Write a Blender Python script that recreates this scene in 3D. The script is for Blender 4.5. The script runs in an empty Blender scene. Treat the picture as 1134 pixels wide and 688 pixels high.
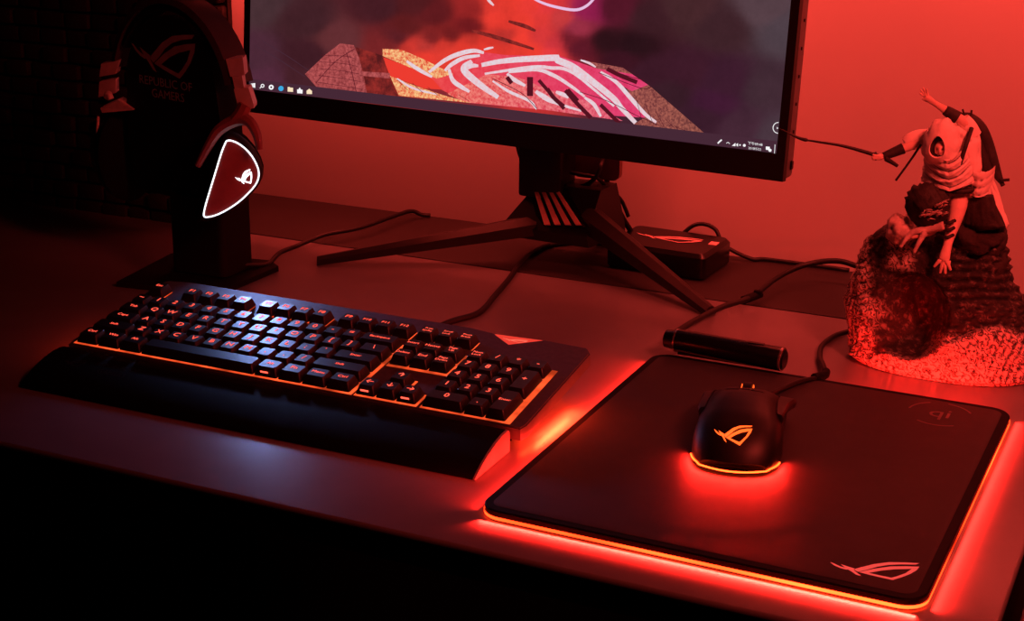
import bpy, bmesh, math, random
from mathutils import Vector as V, Matrix as M, noise, geometry
random.seed(7)
S = 0.001                                    # everything below is written in millimetres
scn = bpy.context.scene
COL = scn.collection
PI = math.pi

# ------------------------------------------------------------------ camera
IW, IH = 1134, 688
CAM = V((914.832, -1036.981, 493.711)); YAW, PIT, ROLL, FPX = .43442, .31865, .009217, 1726.219
fw = V((-math.sin(YAW)*math.cos(PIT), math.cos(YAW)*math.cos(PIT), -math.sin(PIT)))
r0 = V((math.cos(YAW), math.sin(YAW), 0)); u0 = r0.cross(fw)
rt = r0*math.cos(ROLL)+u0*math.sin(ROLL); up = -r0*math.sin(ROLL)+u0*math.cos(ROLL)
cd = bpy.data.cameras.new('camera'); cam = bpy.data.objects.new('camera', cd); COL.objects.link(cam)
cam.matrix_world = M(((rt.x, up.x, -fw.x, CAM.x*S), (rt.y, up.y, -fw.y, CAM.y*S), (rt.z, up.z, -fw.z, CAM.z*S), (0, 0, 0, 1)))
cd.sensor_width = 36; cd.lens = 36*FPX/IW; cd.clip_start = .01
scn.camera = cam
def ray(x, y): return fw+rt*((x-IW/2)/FPX)-up*((y-IH/2)/FPX)
def aty(x, y, Y):
    d = ray(x, y); return CAM+d*((Y-CAM.y)/d.y)
def atz(x, y, z=0):
    d = ray(x, y); return CAM+d*((z-CAM.z)/d.z)

# ------------------------------------------------------------------ materials
def lin(c):
    return tuple((v/255/12.92 if v <= 10 else ((v/255+.055)/1.055)**2.4) for v in c)
def mat(name, rgb, rough=.5, metal=0., var=.15, scale=60., bump=0., bscale=400., spec=.5, coat=0.):
    """principled surface whose colour varies a little with noise"""
    m = bpy.data.materials.new(name); m.use_nodes = True; nt = m.node_tree; b = nt.nodes['Principled BSDF']
    c = lin(rgb)
    tc = nt.nodes.new('ShaderNodeTexCoord')
    n = nt.nodes.new('ShaderNodeTexNoise'); n.inputs['Scale'].default_value = scale; n.inputs['Detail'].default_value = 4
    nt.links.new(tc.outputs['Object'], n.inputs['Vector'])
    r = nt.nodes.new('ShaderNodeValToRGB')
    r.color_ramp.elements[0].position = .3; r.color_ramp.elements[1].position = .7
    r.color_ramp.elements[0].color = (*[v*(1-var) for v in c], 1); r.color_ramp.elements[1].color = (*[v*(1+var) for v in c], 1)
    nt.links.new(n.outputs['Fac'], r.inputs['Fac']); nt.links.new(r.outputs['Color'], b.inputs['Base Color'])
    b.inputs['Roughness'].default_value = rough; b.inputs['Metallic'].default_value = metal
    b.inputs['Specular IOR Level'].default_value = spec
    if coat: b.inputs['Coat Weight'].default_value = coat
    if bump:
        n2 = nt.nodes.new('ShaderNodeTexNoise'); n2.inputs['Scale'].default_value = bscale; n2.inputs['Detail'].default_value = 3
        nt.links.new(tc.outputs['Object'], n2.inputs['Vector'])
        bp = nt.nodes.new('ShaderNodeBump'); bp.inputs['Strength'].default_value = bump; bp.inputs['Distance'].default_value = .001
        nt.links.new(n2.outputs['Fac'], bp.inputs['Height']); nt.links.new(bp.outputs['Normal'], b.inputs['Normal'])
    return m
def glow(name, rgb_lin, strength, var=0., scale=20.):
    m = bpy.data.materials.new(name); m.use_nodes = True; nt = m.node_tree; nt.nodes.clear()
    o = nt.nodes.new('ShaderNodeOutputMaterial'); e = nt.nodes.new('ShaderNodeEmission')
    e.inputs['Color'].default_value = (*rgb_lin, 1); e.inputs['Strength'].default_value = strength
    nt.links.new(e.outputs[0], o.inputs['Surface'])
    if var:
        tc = nt.nodes.new('ShaderNodeTexCoord'); n = nt.nodes.new('ShaderNodeTexNoise'); n.inputs['Scale'].default_value = scale
        nt.links.new(tc.outputs['Object'], n.inputs['Vector'])
        mr = nt.nodes.new('ShaderNodeMapRange'); mr.inputs['From Min'].default_value = .35; mr.inputs['From Max'].default_value = .65
        mr.inputs['To Min'].default_value = strength*(1-var); mr.inputs['To Max'].default_value = strength*(1+var)
        nt.links.new(n.outputs['Fac'], mr.inputs['Value']); nt.links.new(mr.outputs[0], e.inputs['Strength'])
    return m
RED = (1, .058, .04)
M_desk = mat('desk_laminate', (122, 120, 124), .28, var=.06, scale=30, bump=.12, bscale=900, spec=.75)
M_deskedge = mat('desk_edge', (120, 118, 122), .3, var=.05)
M_ledge = mat('dark_ledge', (40, 36, 36), .6, var=.12, scale=25)
M_wall = mat('wall_paint', (200, 198, 196), .8, var=.02, scale=6, bump=.05, bscale=200)
M_floor = mat('floor_dark', (24, 22, 22), .7)
M_black = mat('black_plastic', (15, 15, 16), .45, bump=.1, bscale=1500)
M_black2 = mat('black_matte', (12, 12, 13), .7, spec=.2)
M_gloss = mat('black_gloss', (10, 10, 11), .27)
M_bezel = mat('bezel_black', (12, 12, 13), .5)
M_house = mat('monitor_housing', (90, 88, 90), .42, metal=.2)
M_leg = mat('stand_metal', (40, 35, 34), .45, metal=.3)
M_copper = mat('copper_strip', (240, 190, 175), .35, metal=.1)
M_kplate = mat('brushed_plate', (84, 78, 88), .62, metal=.3, var=.2, scale=200)
M_kside = mat('keyboard_side', (120, 115, 118), .5)
M_key = mat('keycap_plastic', (30, 29, 32), .38, bump=.05, bscale=2500)
M_rest = mat('soft_rest', (9, 9, 10), .75, spec=.15, bump=.2, bscale=1800)
M_restlit = mat('rest_end_lit', (150, 145, 145), .5)  # lighter grey carries the LED light falling on the end face
M_print = mat('grey_print', (175, 168, 170), .45)
M_printdim = mat('dark_print', (34, 33, 35), .45)
M_pad = mat('pad_surface', (58, 55, 56), .6, var=.08, bump=.25, bscale=2500, spec=.3)
M_padedge = mat('pad_edge', (6, 6, 7), .6, spec=.15)
M_padlogo = glow('pad_logo_glow', (1, .075, .06), .9)
M_qi = mat('qi_print', (118, 100, 102), .5)
M_padled = glow('pad_led', (1, .026, .004), 11.0, .85, 6)
M_keyled = glow('key_led', (1, .085, .02), 1.1, .6, 40)
M_underled = glow('under_led', (1, .03, .006), 30.0)
M_legend = glow('legend_light', (1, .085, .05), 2.2)
M_badge = glow('badge_light', (1, .055, .035), .85)
M_badgelogo = glow('badge_logo_light', (1, .16, .10), 1.1)
M_mouse = mat('mouse_shell', (15, 14, 15), .46, bump=.06, bscale=2500)
M_mouseled = glow('mouse_led', (1, .04, .005), 13.0)
M_mouselogo = glow('mouse_logo_light', (1, .09, .012), 2.4)
M_cable = mat('cable_rubber', (11, 10, 11), .5)
M_braid = mat('cable_braid', (18, 16, 17), .6, var=.5, scale=900)
M_white = glow('white_led', (.86, .93, 1.0), 2.2)
M_whitelogo = glow('white_logo_led', (.88, .95, 1.0), 4.0)
M_cup = mat('cup_plate', (150, 92, 92), .4, metal=.1)
M_cushion = mat('ear_cushion', (16, 15, 17), .8, spec=.15)
M_arm = mat('headset_arm_metal', (240, 230, 230), .42, metal=.1)
M_band = mat('headband_leather', (66, 56, 58), .5)
M_metalring = mat('steel_ring', (200, 195, 195), .25, metal=.9)
M_frame = mat('bronze_frame', (120, 76, 66), .4)
M_boxlogo = mat('red_logo_print', (250, 215, 210), .3)
M_cloth = mat('statue_cloth', (236, 226, 220), .8, var=.08, scale=90, bump=.4, bscale=300)
M_skin = mat('statue_skin', (225, 196, 184), .7, var=.12, scale=120)
M_dark = mat('statue_leather', (40, 32, 30), .7, var=.4, scale=250, bump=.5, bscale=500)
M_rock = mat('statue_rock', (42, 32, 31), .85, var=.45, scale=120, bump=.9, bscale=350)
M_pale = mat('statue_pale_stone', (200, 184, 178), .85, var=.3, scale=150, bump=.8, bscale=400)
M_cab = mat('cabinet_laminate', (70, 66, 68), .5)

def crease_shade(m, dark=.25):  # shade of folds and recesses painted into the base colour by pointiness
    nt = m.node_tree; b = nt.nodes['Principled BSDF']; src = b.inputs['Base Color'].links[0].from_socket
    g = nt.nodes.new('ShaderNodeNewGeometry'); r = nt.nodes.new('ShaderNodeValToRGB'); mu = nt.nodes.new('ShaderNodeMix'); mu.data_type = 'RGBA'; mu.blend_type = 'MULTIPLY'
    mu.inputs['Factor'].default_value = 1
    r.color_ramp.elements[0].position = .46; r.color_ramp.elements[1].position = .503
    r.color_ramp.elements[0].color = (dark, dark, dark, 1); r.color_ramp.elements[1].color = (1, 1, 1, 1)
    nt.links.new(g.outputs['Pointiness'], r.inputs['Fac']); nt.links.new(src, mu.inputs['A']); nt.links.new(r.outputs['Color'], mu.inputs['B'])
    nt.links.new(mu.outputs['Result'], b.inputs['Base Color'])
for m_ in (M_cloth, M_skin, M_pale, M_rock): crease_shade(m_, .12)

# ------------------------------------------------------------------ object helpers
BASE = {}
def new(name, bm, m, parent=None, smooth=False, base=None):
    """one mesh object; bm is in world mm; it hangs under parent (whose base point is subtracted)"""
    b = V(base) if base is not None else (BASE[parent.name] if parent else V((0, 0, 0)))
    for v in bm.verts: v.co = (v.co-b)*S
    bmesh.ops.recalc_face_normals(bm, faces=bm.faces)
    me = bpy.data.meshes.new(name); bm.to_mesh(me); bm.free()
    for k in (m if isinstance(m, (list, tuple)) else [m]): me.materials.append(k)
    if smooth:
        for p in me.polygons: p.use_smooth = True
        if smooth is not True:
            me.set_sharp_from_angle(angle=math.radians(smooth))
    o = bpy.data.objects.new(name, me); COL.objects.link(o)
    if parent: o.parent = parent; BASE[o.name] = BASE[parent.name]
    else: o.location = b*S; BASE[o.name] = b
    return o
def thing(name, label, cat, loc, group=None):
    o = bpy.data.objects.new(name, None); COL.objects.link(o); o.location = V(loc)*S; o.empty_display_size = .02
    o['label'] = label; o['category'] = cat
    if group: o['group'] = group
    BASE[o.name] = V(loc); return o
def tag(o, label, cat):
    o['label'] = label; o['category'] = cat; return o
def struct(o): o['kind'] = 'structure'; return o
def B(): return bmesh.new()
def box(bm, c, s, bevel=0, seg=2, rot=None, mi=0):
    g = bmesh.ops.create_cube(bm, size=1)['verts']
    mt = M.Translation(V(c)) @ (rot.to_4x4() if rot else M.Identity(4)) @ M.Diagonal((*s, 1))
    bmesh.ops.transform(bm, matrix=mt, verts=g)
    fs = {f for v in g for f in v.link_faces}
    for f in fs: f.material_index = mi
    if bevel:
        es = list({e for v in g for e in v.link_edges})
        bmesh.ops.bevel(bm, geom=es, offset=bevel, segments=seg, affect='EDGES', profile=.5)
    return bm
def loft(bm, rings, cap=True, closed=True, mi=0):
    R = [[bm.verts.new(p) for p in r] for r in rings]; n = len(R[0])
    for a, b in zip(R, R[1:]):
        for i in range(n if closed else n-1):
            f = bm.faces.new((a[i], a[(i+1) % n], b[(i+1) % n], b[i])); f.material_index = mi
    if cap and closed:
        bm.faces.new(list(reversed(R[0]))).material_index = mi; bm.faces.new(R[-1]).material_index = mi
    return R
def spline(pts, n=8):
    pts = [V(p) for p in pts]; out = []
    q = [pts[0]*2-pts[1]]+pts+[pts[-1]*2-pts[-2]]
    for i in range(1, len(q)-2):
        a, b, c, d = q[i-1:i+3]
        for k in range(n):
            t = k/n
            out.append(.5*((2*b)+(c-a)*t+(2*a-5*b+4*c-d)*t*t+(3*b-a-3*c+d)*t**3))
    out.append(pts[-1]); return out
def tube(bm, pts, r, n=10, sm=8, mi=0, flat=1.0):
    P = spline(pts, sm) if sm > 1 else [V(p) for p in pts]
    rr = r if callable(r) else (lambda t: r)
    T = [(P[min(i+1, len(P)-1)]-P[max(i-1, 0)]).normalized() for i in range(len(P))]
    N = T[0].orthogonal().normalized(); rings = []
    for i, (p, t) in enumerate(zip(P, T)):
        N = (N-t*N.dot(t)).normalized(); b = t.cross(N); k = rr(i/(len(P)-1))
        rings.append([p+N*math.cos(2*PI*j/n)*k+b*math.sin(2*PI*j/n)*k*flat for j in range(n)])
    loft(bm, rings, mi=mi); return bm
def prism(bm, poly, z0, z1, fn, mi=0):
    """2D outline extruded between heights z0 and z1; fn(x, y, z) -> world"""
    loft(bm, [[fn(x, y, z0) for x, y in poly], [fn(x, y, z1) for x, y in poly]], mi=mi)
    return bm
def rrect(x0, y0, x1, y1, r, n=6):
    out = []
    for cx, cy, a in ((x1-r, y1-r, 0), (x0+r, y1-r, 90), (x0+r, y0+r, 180), (x1-r, y0+r, 270)):
        for k in range(n+1):
            t = math.radians(a+90*k/n); out.append((cx+r*math.cos(t), cy+r*math.sin(t)))
    return out
def flat(bm, loops, fn, mi=0):
    """filled 2D shape (outline plus holes) laid on a surface by fn(x, y) -> world"""
    vv = [V((x, y, 0)) for l in loops for x, y in l]
    vs = [bm.verts.new(fn(v.x, v.y)) for v in vv]
    for t in geometry.tessellate_polygon([[V((x, y, 0)) for x, y in l] for l in loops]):
        try: bm.faces.new([vs[i] for i in t]).material_index = mi
        except ValueError: pass
def stroke(bm, pts, w, fn, mi=0, sm=5, taper=True):
    P = spline([V((x, y, 0)) for x, y in pts], sm); n = len(P); L = []; R = []
    for i, p in enumerate(P):
        t = (P[min(i+1, n-1)]-P[max(i-1, 0)]).normalized(); q = V((-t.y, t.x, 0))
        k = w/2*((.45+.55*math.sin(PI*min(1, max(0, .08+i/(n-1)*.84)))) if taper else 1)
        L.append(bm.verts.new(fn(*(p+q*k).xy))); R.append(bm.verts.new(fn(*(p-q*k).xy)))
    for i in range(n-1): bm.faces.new((L[i], L[i+1], R[i+1], R[i])).material_index = mi
_tx = {}
def text2d(s):
    if s not in _tx:
        cu = bpy.data.curves.new('t', 'FONT'); cu.body = s; cu.align_x = 'CENTER'; cu.align_y = 'CENTER'; cu.size = 1; cu.resolution_u = 2
        o = bpy.data.objects.new('t', cu); COL.objects.link(o)
        dg = bpy.context.evaluated_depsgraph_get(); me = bpy.data.meshes.new_from_object(o.evaluated_get(dg))
        _tx[s] = ([tuple(v.co.xy) for v in me.vertices], [tuple(p.vertices) for p in me.polygons])
        bpy.data.objects.remove(o); bpy.data.curves.remove(cu); bpy.data.meshes.remove(me)
    return _tx[s]
def text(bm, s, size, fn, mi=0, bold=0):
    vs, fs = text2d(s); nv = [bm.verts.new(fn(x*size, y*size)) for x, y in vs]
    for f in fs:
        try: bm.faces.new([nv[i] for i in f]).material_index = mi
        except ValueError: pass
# the eye emblem in 2D, 1 unit wide, centred
def _lg(pts): return [((x-418)/345, -(y-267)/345) for x, y in pts]
EYE = [[_lg([(246, 236), (262, 247), (288, 273), (326, 296), (318, 306), (292, 294), (266, 270)])],
       [_lg([(290, 250), (318, 268), (348, 286), (345, 303), (378, 362), (358, 352), (335, 318), (308, 283)])],
       [_lg([(346, 300), (352, 284), (415, 215), (470, 178), (530, 165), (588, 158), (574, 178), (520, 190), (470, 210), (430, 242), (392, 288), (362, 318)])],
       [_lg([(366, 320), (420, 268), (480, 225), (540, 207), (590, 198), (582, 240), (560, 290), (530, 335), (498, 374), (450, 357), (408, 340)]),
        _lg([(404, 319), (450, 280), (500, 252), (562, 231), (542, 285), (512, 328), (492, 350), (450, 337)])]]
def eye(bm, fn, mi=0):
    for loops in EYE: flat(bm, loops, fn, mi)

# ------------------------------------------------------------------ the room
bm = B(); box(bm, (300, 640, 450), (2600, 50, 2500)); struct(new('wall_back', bm, M_wall))
bm = B(); box(bm, (300, -200, -785), (3600, 3000, 30)); struct(new('floor', bm, M_floor))
# dark panel of rough stone blocks beside the desk, in front of the wall
def stone_mat():
    m = mat('dark_stone', (27, 20, 20), .8, var=.5, scale=30, bump=.5, bscale=120); return m
bm = B()
rng = random.Random(3)
z = -700.
row = 0
while z < 900:
    h = 21
    x = -900. - (17 if row % 2 else 0)
    while x < -142:
        w = rng.uniform(30, 44); x1 = min(x+w, -138)
        if x1-x > 6 and z > -30 and z < 420:
            d = rng.uniform(3, 11)
            box(bm, ((x+x1)/2, 452-d/2, z+h/2), (x1-x-2.5, 10+d, h-2.5), 3.2, 2)
        x = x1
    z += h; row += 1
box(bm, (-519, 458, 100), (762, 8, 1600))
struct(new('wall_left', bm, stone_mat(), smooth=40))
bm = B(); box(bm, (300, 531, -12), (2400, 166, 24), 1.5); struct(new('trim_1', bm, M_ledge))

# ------------------------------------------------------------------ desk
desk = thing('desk', 'long grey laminate desk carrying the keyboard, mousepad and monitor', 'desk', (100, 140, -740))
bm = B(); box(bm, (54, 139.5, -3), (1548, 613, 6), 2.4, 3); new('tabletop', bm, M_desk, desk, 30)
bm = B(); box(bm, (54, 140.5, -16), (1545, 609, 20), .5, 1); new('core_board', bm, M_black2, desk)
for x in (-680, 790):
    bm = B(); box(bm, (x, 140, -383), (40, 560, 713), 3); new('side_panel', bm, M_black2, desk)
bm = B(); box(bm, (54, 400, -180), (1420, 18, 300), 2); new('modesty_panel', bm, M_black2, desk)
cab = thing('side_cabinet', 'dark cabinet standing past the right end of the desk', 'cabinet', (1040, 40, -770))
bm = B(); box(bm, (1040, 40, -12), (404, 430, 22), 3); new('cabinet_top', bm, M_cab, cab, 30)
bm = B(); box(bm, (1040, 42, -397), (396, 420, 745), 3); new('cabinet_body', bm, M_cab, cab, 30)
for i in range(3):
    bm = B(); box(bm, (1040, -172, -150-240*i), (386, 14, 228), 2); d = new('drawer', bm, M_cab, cab, 30)
    bm = B(); tube(bm, [(990, -178, -90-240*i), (990, -192, -90-240*i), (1090, -192, -90-240*i), (1090, -178, -90-240*i)], 4, sm=1); new('handle', bm, M_metalring, d, True)

# ------------------------------------------------------------------ keyboard (local frame tilted back by TA)
TA = .134147
kb = thing('keyboard', 'black mechanical keyboard with orange-red backlit keys in front of the monitor', 'keyboard', (0, 0, 21.6))
kb.rotation_euler = (TA, 0, 0)
BASE[kb.name] = V((0, 0, 0))                          # its parts are modelled in the keyboard's own tilted frame
U = 19.05; GAP = .4474
out = [(-6, -3), (443, -3), (445.5, 4), (445.5, 136), (439, 145), (398, 147), (372, 126), (350, 144.5), (325, 147), (20, 147), (-3, 144), (-7.5, 136), (-7.5, 4)]
I = lambda x, y, z: V((x, y, z))
bm = B(); prism(bm, out, -11.5, 0, I)
bmesh.ops.bevel(bm, geom=[e for e in bm.edges if all(abs(v.co.z) < .01 for v in e.verts)], offset=1.2, segments=2, affect='EDGES')
for f in bm.faces: f.material_index = 1 if abs(f.normal.z) < .2 else 0
body = new('case', bm, [M_kplate, M_kside], kb, 35)
bm = B(); loft(bm, [[V((x, y, -11.5)) for x, y in ((4, 2), (434, 2), (434, 138), (4, 138))], [V((x, y, -19-y*.03)) for x, y in ((8, 6), (430, 6), (430, 134), (8, 134))]])
new('lower_case', bm, M_black2, kb)
for x in (40, 395):
    bm = B(); box(bm, (x, 128, -30), (34, 8, 19), 2); new('foot', bm, M_black2, kb, 30)
# lit recesses under each key cluster
bm = B()
for x0, y0, x1, y1 in ((-.1, -.6, 15.10, 4.98), (.06, 5.14+GAP, .94, 5.9+GAP), (2.06, 5.14+GAP, 5.94, 5.9+GAP), (6.56, 5.14+GAP, 10.44, 5.9+GAP), (11.06, 5.14+GAP, 14.96, 5.9+GAP), (15.2, 2.93, 18.3, 4.98), (15.3, 5.14+GAP, 18.22, 5.9+GAP), (15.22, -.6, 18.30, 1), (16.22, .9, 17.30, 2), (18.47, -.6, 22.72, 4.98)):
    y0 = max(y0*U, -.35)
    prism(bm, [(x0*U, y0), (x1*U, y0), (x1*U, y1*U+.6), (x0*U, y1*U+.6)], .05, .5, I)
new('backlight', bm, M_keyled, kb)
for sx, x in ((-1, -6.2), (1, 444.2)):
    bm = B(); box(bm, (x-sx*4, 62, -12.6), (5, 112, 1.6)); new('light_bar', bm, M_underled, kb)
# the corner badge
bm = B(); prism(bm, [(351.5, 143.5), (372, 127.5), (396.5, 146)], -4, -.4, I); bd = new('badge', bm, M_badge, kb)
bm = B(); eye(bm, lambda x, y: V((373+x*24, 138+y*11, -.2))); new('badge_logo', bm, M_badgelogo, bd)
_cap = {}
def capmesh(wu, du):
    if (wu, du) in _cap: return _cap[wu, du]
    w, d = wu*U-1.0, du*U-1.0
    bm = B(); rings = []
    for z, ix, iy, oy in ((1.2, 0, 0, 0), (2.2, .25, .25, .1), (8.4, 2.5, 2.2, .9), (9.1, 3.0, 2.8, 1.0)):
        rings.append([V((x, y+oy, z)) for x, y in rrect(-w/2+ix, -d/2+iy, w/2-ix, d/2-iy, 1.5, 3)])
    R = loft(bm, rings)
    for v in bm.verts: v.co *= S
    bmesh.ops.recalc_face_normals(bm, faces=bm.faces)
    me = bpy.data.meshes.new('keycap'); bm.to_mesh(me); bm.free(); me.materials.append(M_key)
    for p in me.polygons: p.use_smooth = True
    me.set_sharp_from_angle(angle=math.radians(32))
    _cap[wu, du] = me; return me
_leg = {}
def legmesh(lab):
    if lab in _leg: return _leg[lab]
    bm = B(); parts = lab.split('|')
    n = max(len(p) for p in parts); sz = 8.6 if n == 1 else (6.6 if n == 2 else (5.2 if n < 5 else 4.4))
    for i, p in enumerate(parts):
        oy = (len(parts)-1-2*i)*2.1
        text(bm, p, sz*(.8 if len(parts) > 1 else 1), lambda x, y, oy=oy: V((x*1.12, y+oy, 0))*S)
    me = bpy.data.meshes.new('legend'); bm.to_mesh(me); bm.free(); me.materials.append(M_legend)
    _leg[lab] = me; return me
def row(labels, x, r, y=None):
    for it in labels:
        lab, w, d = (it+(1,))[:3] if isinstance(it, tuple) else (it, 1, 1)
        if lab is not None:
            yy = (r+d/2)*U+(GAP*U if r == 5 else 0)
            k = bpy.data.objects.new('keycap', capmesh(w, d)); COL.objects.link(k); k.parent = kb
            k.location = ((x+w/2)*U*S, yy*S, 0)
            if lab:
                l = bpy.data.objects.new('legend', legmesh(lab)); COL.objects.link(l); l.parent = k
                l.location = (0, .0016, .0093)
        x += w
row(['Esc', (None, 1), 'F1', 'F2', 'F3', 'F4', (None, .5), 'F5', 'F6', 'F7', 'F8', (None, .5), 'F9', 'F10', 'F11', 'F12', (None, .25), 'Print|SysRq', 'Scroll|Lock', 'Pause|Break'], 0, 5)
row(['~', '1', '2', '3', '4', '5', '6', '7', '8', '9', '0', '-', '=', ('Backspace', 2), (None, .25), 'Insert', 'Home', 'Page|Up', (None, .25), 'Num|Lock', '/', '*', '-'], 0, 4)
row([('Tab', 1.5), *'QWERTYUIOP', '[', ']', ('\\', 1.5), (None, .25), 'Delete', 'End', 'Page|Down', (None, .25), '7', '8', '9'], 0, 3)
row([('Caps', 1.75), *'ASDFGHJKL', ';', "'", ('Enter', 2.25), (None, 3.5), '4', '5', '6'], 0, 2)
row([('Shift', 2.25), *'ZXCVBNM', ',', '.', '/', ('Shift', 2.75), (None, 1.25), '↑', (None, 1.25), '1', '2', '3'], 0, 1)
row([('Ctrl', 1.25), ('Win', 1.25), ('Alt', 1.25), ('', 6.25), ('Alt', 1.25), ('Fn', 1.25), ('Menu', 1.25), ('Ctrl', 1.25), (None, .25), '←', '↓', '→', (None, .25), ('0', 2), '.'], 0, 0)
row([('+', 1, 2)], 21.5, 2); row([('Enter', 1, 2)], 21.5, 0)
bm = B()
for xu in (10.6, 15.75, 17.75):
    cx = xu*U; box(bm, (cx, .75, 5.6), (7.5, .3, 1.5))
new('front_legend', bm, M_legend, kb)
bm = B(); tube(bm, [(225, 146, -6), (228, 152, -7), (234, 156, -9.5), (240, 162, -14)], 3.4); new('cable_strain_relief', bm, M_black, kb, True)
# the cable lies on the desk: built in world space, then carried into the keyboard's frame
Minv = (M.Translation((0, 0, 21.6)) @ M.Rotation(TA, 4, 'X')).inverted()
bm = B(); tube(bm, [Minv @ V(p) for p in ((238, 165, 26), (241, 185, 14), (244, 215, 4), (250, 255, 3), (262, 292, 3), (252, 350, 3), (241, 405, 3), (226, 470, 3), (221, 512, 3), (226, 550, 3), (250, 575, 3), (285, 590, 3), (330, 594, 3))], 3.1)
new('cable', bm, M_braid, kb, True)
# wrist rest
wr = thing('wrist_rest', 'padded black wrist rest lying against the front of the keyboard', 'wrist rest', (212, -35, 0))
prof = [(-4.5, .6), (-4.5, 17), (-6, 19.2), (-9, 20), (-18, 19.6), (-30, 17.4), (-42, 13.6), (-53, 9.2), (-61, 5), (-66, 2), (-66.5, .6)]
bm = B(); rings = []
for x, k in ((-13, .8), (-11.5, .93), (-8, 1), (425, 1), (433, 1)):
    rings.append([V((x, -4.5+(y+4.5)*k if x < 0 else y, .6+(z-.6)*k)) for y, z in prof])
loft(bm, rings); new('cushion', bm, M_rest, wr, 40)
bm = B(); loft(bm, [[V((433.05, y, z)) for y, z in prof], [V((435, y-.3, z*.98)) for y, z in prof]]); new('lit_end', bm, M_restlit, wr)  # right end face of the rest, its lit look put into the grey
def on_rest(x, y):                                   # height of the cushion's top at depth y
    for (a, b), (c, d) in zip(prof[3:], prof[4:]):
        if c <= y <= a: return b+(d-b)*(y-a)/(c-a)
    return 20
bm = B(); eye(bm, lambda x, y: V((24+x*22, -31+y*18, on_rest(0, -31+y*18)+.25)))
for s, yy in (('REPUBLIC OF', -27), ('GAMERS', -36)):
    text(bm, s, 8, lambda x, y, yy=yy: V((68+x, yy+y, on_rest(0, yy+y)+.25)))
new('printed_logo', bm, M_printdim, wr)

# ------------------------------------------------------------------ mousepad
PO, PT = V((462.4, -121.4, 0)), -.0073
pad = thing('mousepad', 'large black rectangular mousepad with glowing red rim, right of the keyboard', 'mousepad', PO)
def pf(x, y, z=0): return PO+V((x*math.cos(PT)-y*math.sin(PT), x*math.sin(PT)+y*math.cos(PT), z))
PW, PH = 320, 370
bm = B(); loft(bm, [[pf(x, y, z) for x, y in rrect(i, i, PW-i, PH-i, 15-i, 8)] for z, i in ((.2, 3), (1.0, 3))]); new('rubber_foot', bm, M_black2, pad)
bm = B(); loft(bm, [[pf(x, y, z) for x, y in rrect(i, i, PW-i, PH-i, 18-i, 10)] for z, i in ((.8, .1), (3.2, .1))], cap=False); new('light_strip', bm, M_padled, pad, 40)
bm = B(); loft(bm, [[pf(x, y, z) for x, y in rrect(i, i, PW-i, PH-i, 18-i, 10)] for z, i in ((3.2, 2.5), (3.2, .8), (3.7, .6), (4.2, .6), (6.8, .6), (7.8, 1.6), (7.8, 9))]); new('rim', bm, M_padedge, pad, 40)
bm = B(); loft(bm, [[pf(x, y, z) for x, y in rrect(i, i, PW-i, PH-i, 17-i, 10)] for z, i in ((7.5, 7.5), (8.0, 7.5), (8.15, 8.0))]); new('surface', bm, M_pad, pad, 40)
bm = B(); eye(bm, lambda x, y: V((742.5, -91, 8.35))+V((.955, .25, 0))*x*59+V((-.12, .99, 0))*y*45); new('glowing_logo', bm, M_padlogo, pad)
bm = B()
for a0, a1 in ((28, 85), (118, 175), (235, 305)):
    stroke(bm, [(731+26*math.cos(math.radians(a0+(a1-a0)*k/8)), 208+26*math.sin(math.radians(a0+(a1-a0)*k/8))) for k in range(9)], 1.6, lambda x, y: V((x, y, 8.35)), taper=False, sm=2)
text(bm, 'qi', 27, lambda x, y: V((731+x, 209+y, 8.35))); new('charging_mark', bm, M_qi, pad)
# control bar along the back edge
a, b = V((470.5, 258, 19)), V((586, 250, 19))
ax = (b-a).normalized()
def ringbar(bm, prof, n=20, mi=0):
    q = ax.cross(V((0, 0, 1))).normalized(); w = V((0, 0, 1))
    loft(bm, [[a+ax*t+q*r*math.cos(2*PI*j/n)+w*r*math.sin(2*PI*j/n) for j in range(n)] for t, r in prof], mi=mi)
bm = B(); ringbar(bm, [(0, 6), (1, 8.2), (12, 9.6), (13, 10.8), (112, 10.8), (115, 9.6), (116.2, 8)]); bar = new('control_bar', bm, M_gloss, pad, 35)
bm = B(); ringbar(bm, [(11.2, 10.6), (11.3, 11), (12.6, 11), (12.7, 10.6)]); ringbar(bm, [(112.6, 10.6), (112.7, 11.1), (114.4, 11.0), (114.5, 10.6)]); new('metal_ring', bm, M_metalring, bar, 40)
bm = B(); box(bm, a+ax*88+V((0, 0, 10.6)), (16, 5, 1.4), .5); new('button', bm, M_gloss, bar)
bm = B(); box(bm, a+ax*60+V((0, 4, -10.2)), (90, 14, 2.4), .5); new('bar_support', bm, M_black2, bar)
cp = [a+V((2, 4, -2)), V((468, 290, 13)), aty(770, 355, 348), aty(800, 340, 404), aty(832, 329, 448), aty(860, 308, 510), aty(890, 294, 548), aty(925, 289, 560), aty(955, 297, 555), V((640, 545, 12)), V((720, 575, 8))]
bm = B(); tube(bm, cp, 3.0); cb = new('cable', bm, M_cable, pad, True)
k = aty(833, 329, 448)
bm = B(); tube(bm, [k+V((-7, -9, -2)), k, k+V((6, 9, 2))], lambda t: 4.4); box(bm, k+V((5, 4, 5)), (9, 5, 4), 1); new('cable_tie', bm, M_black2, cb, True)

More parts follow.
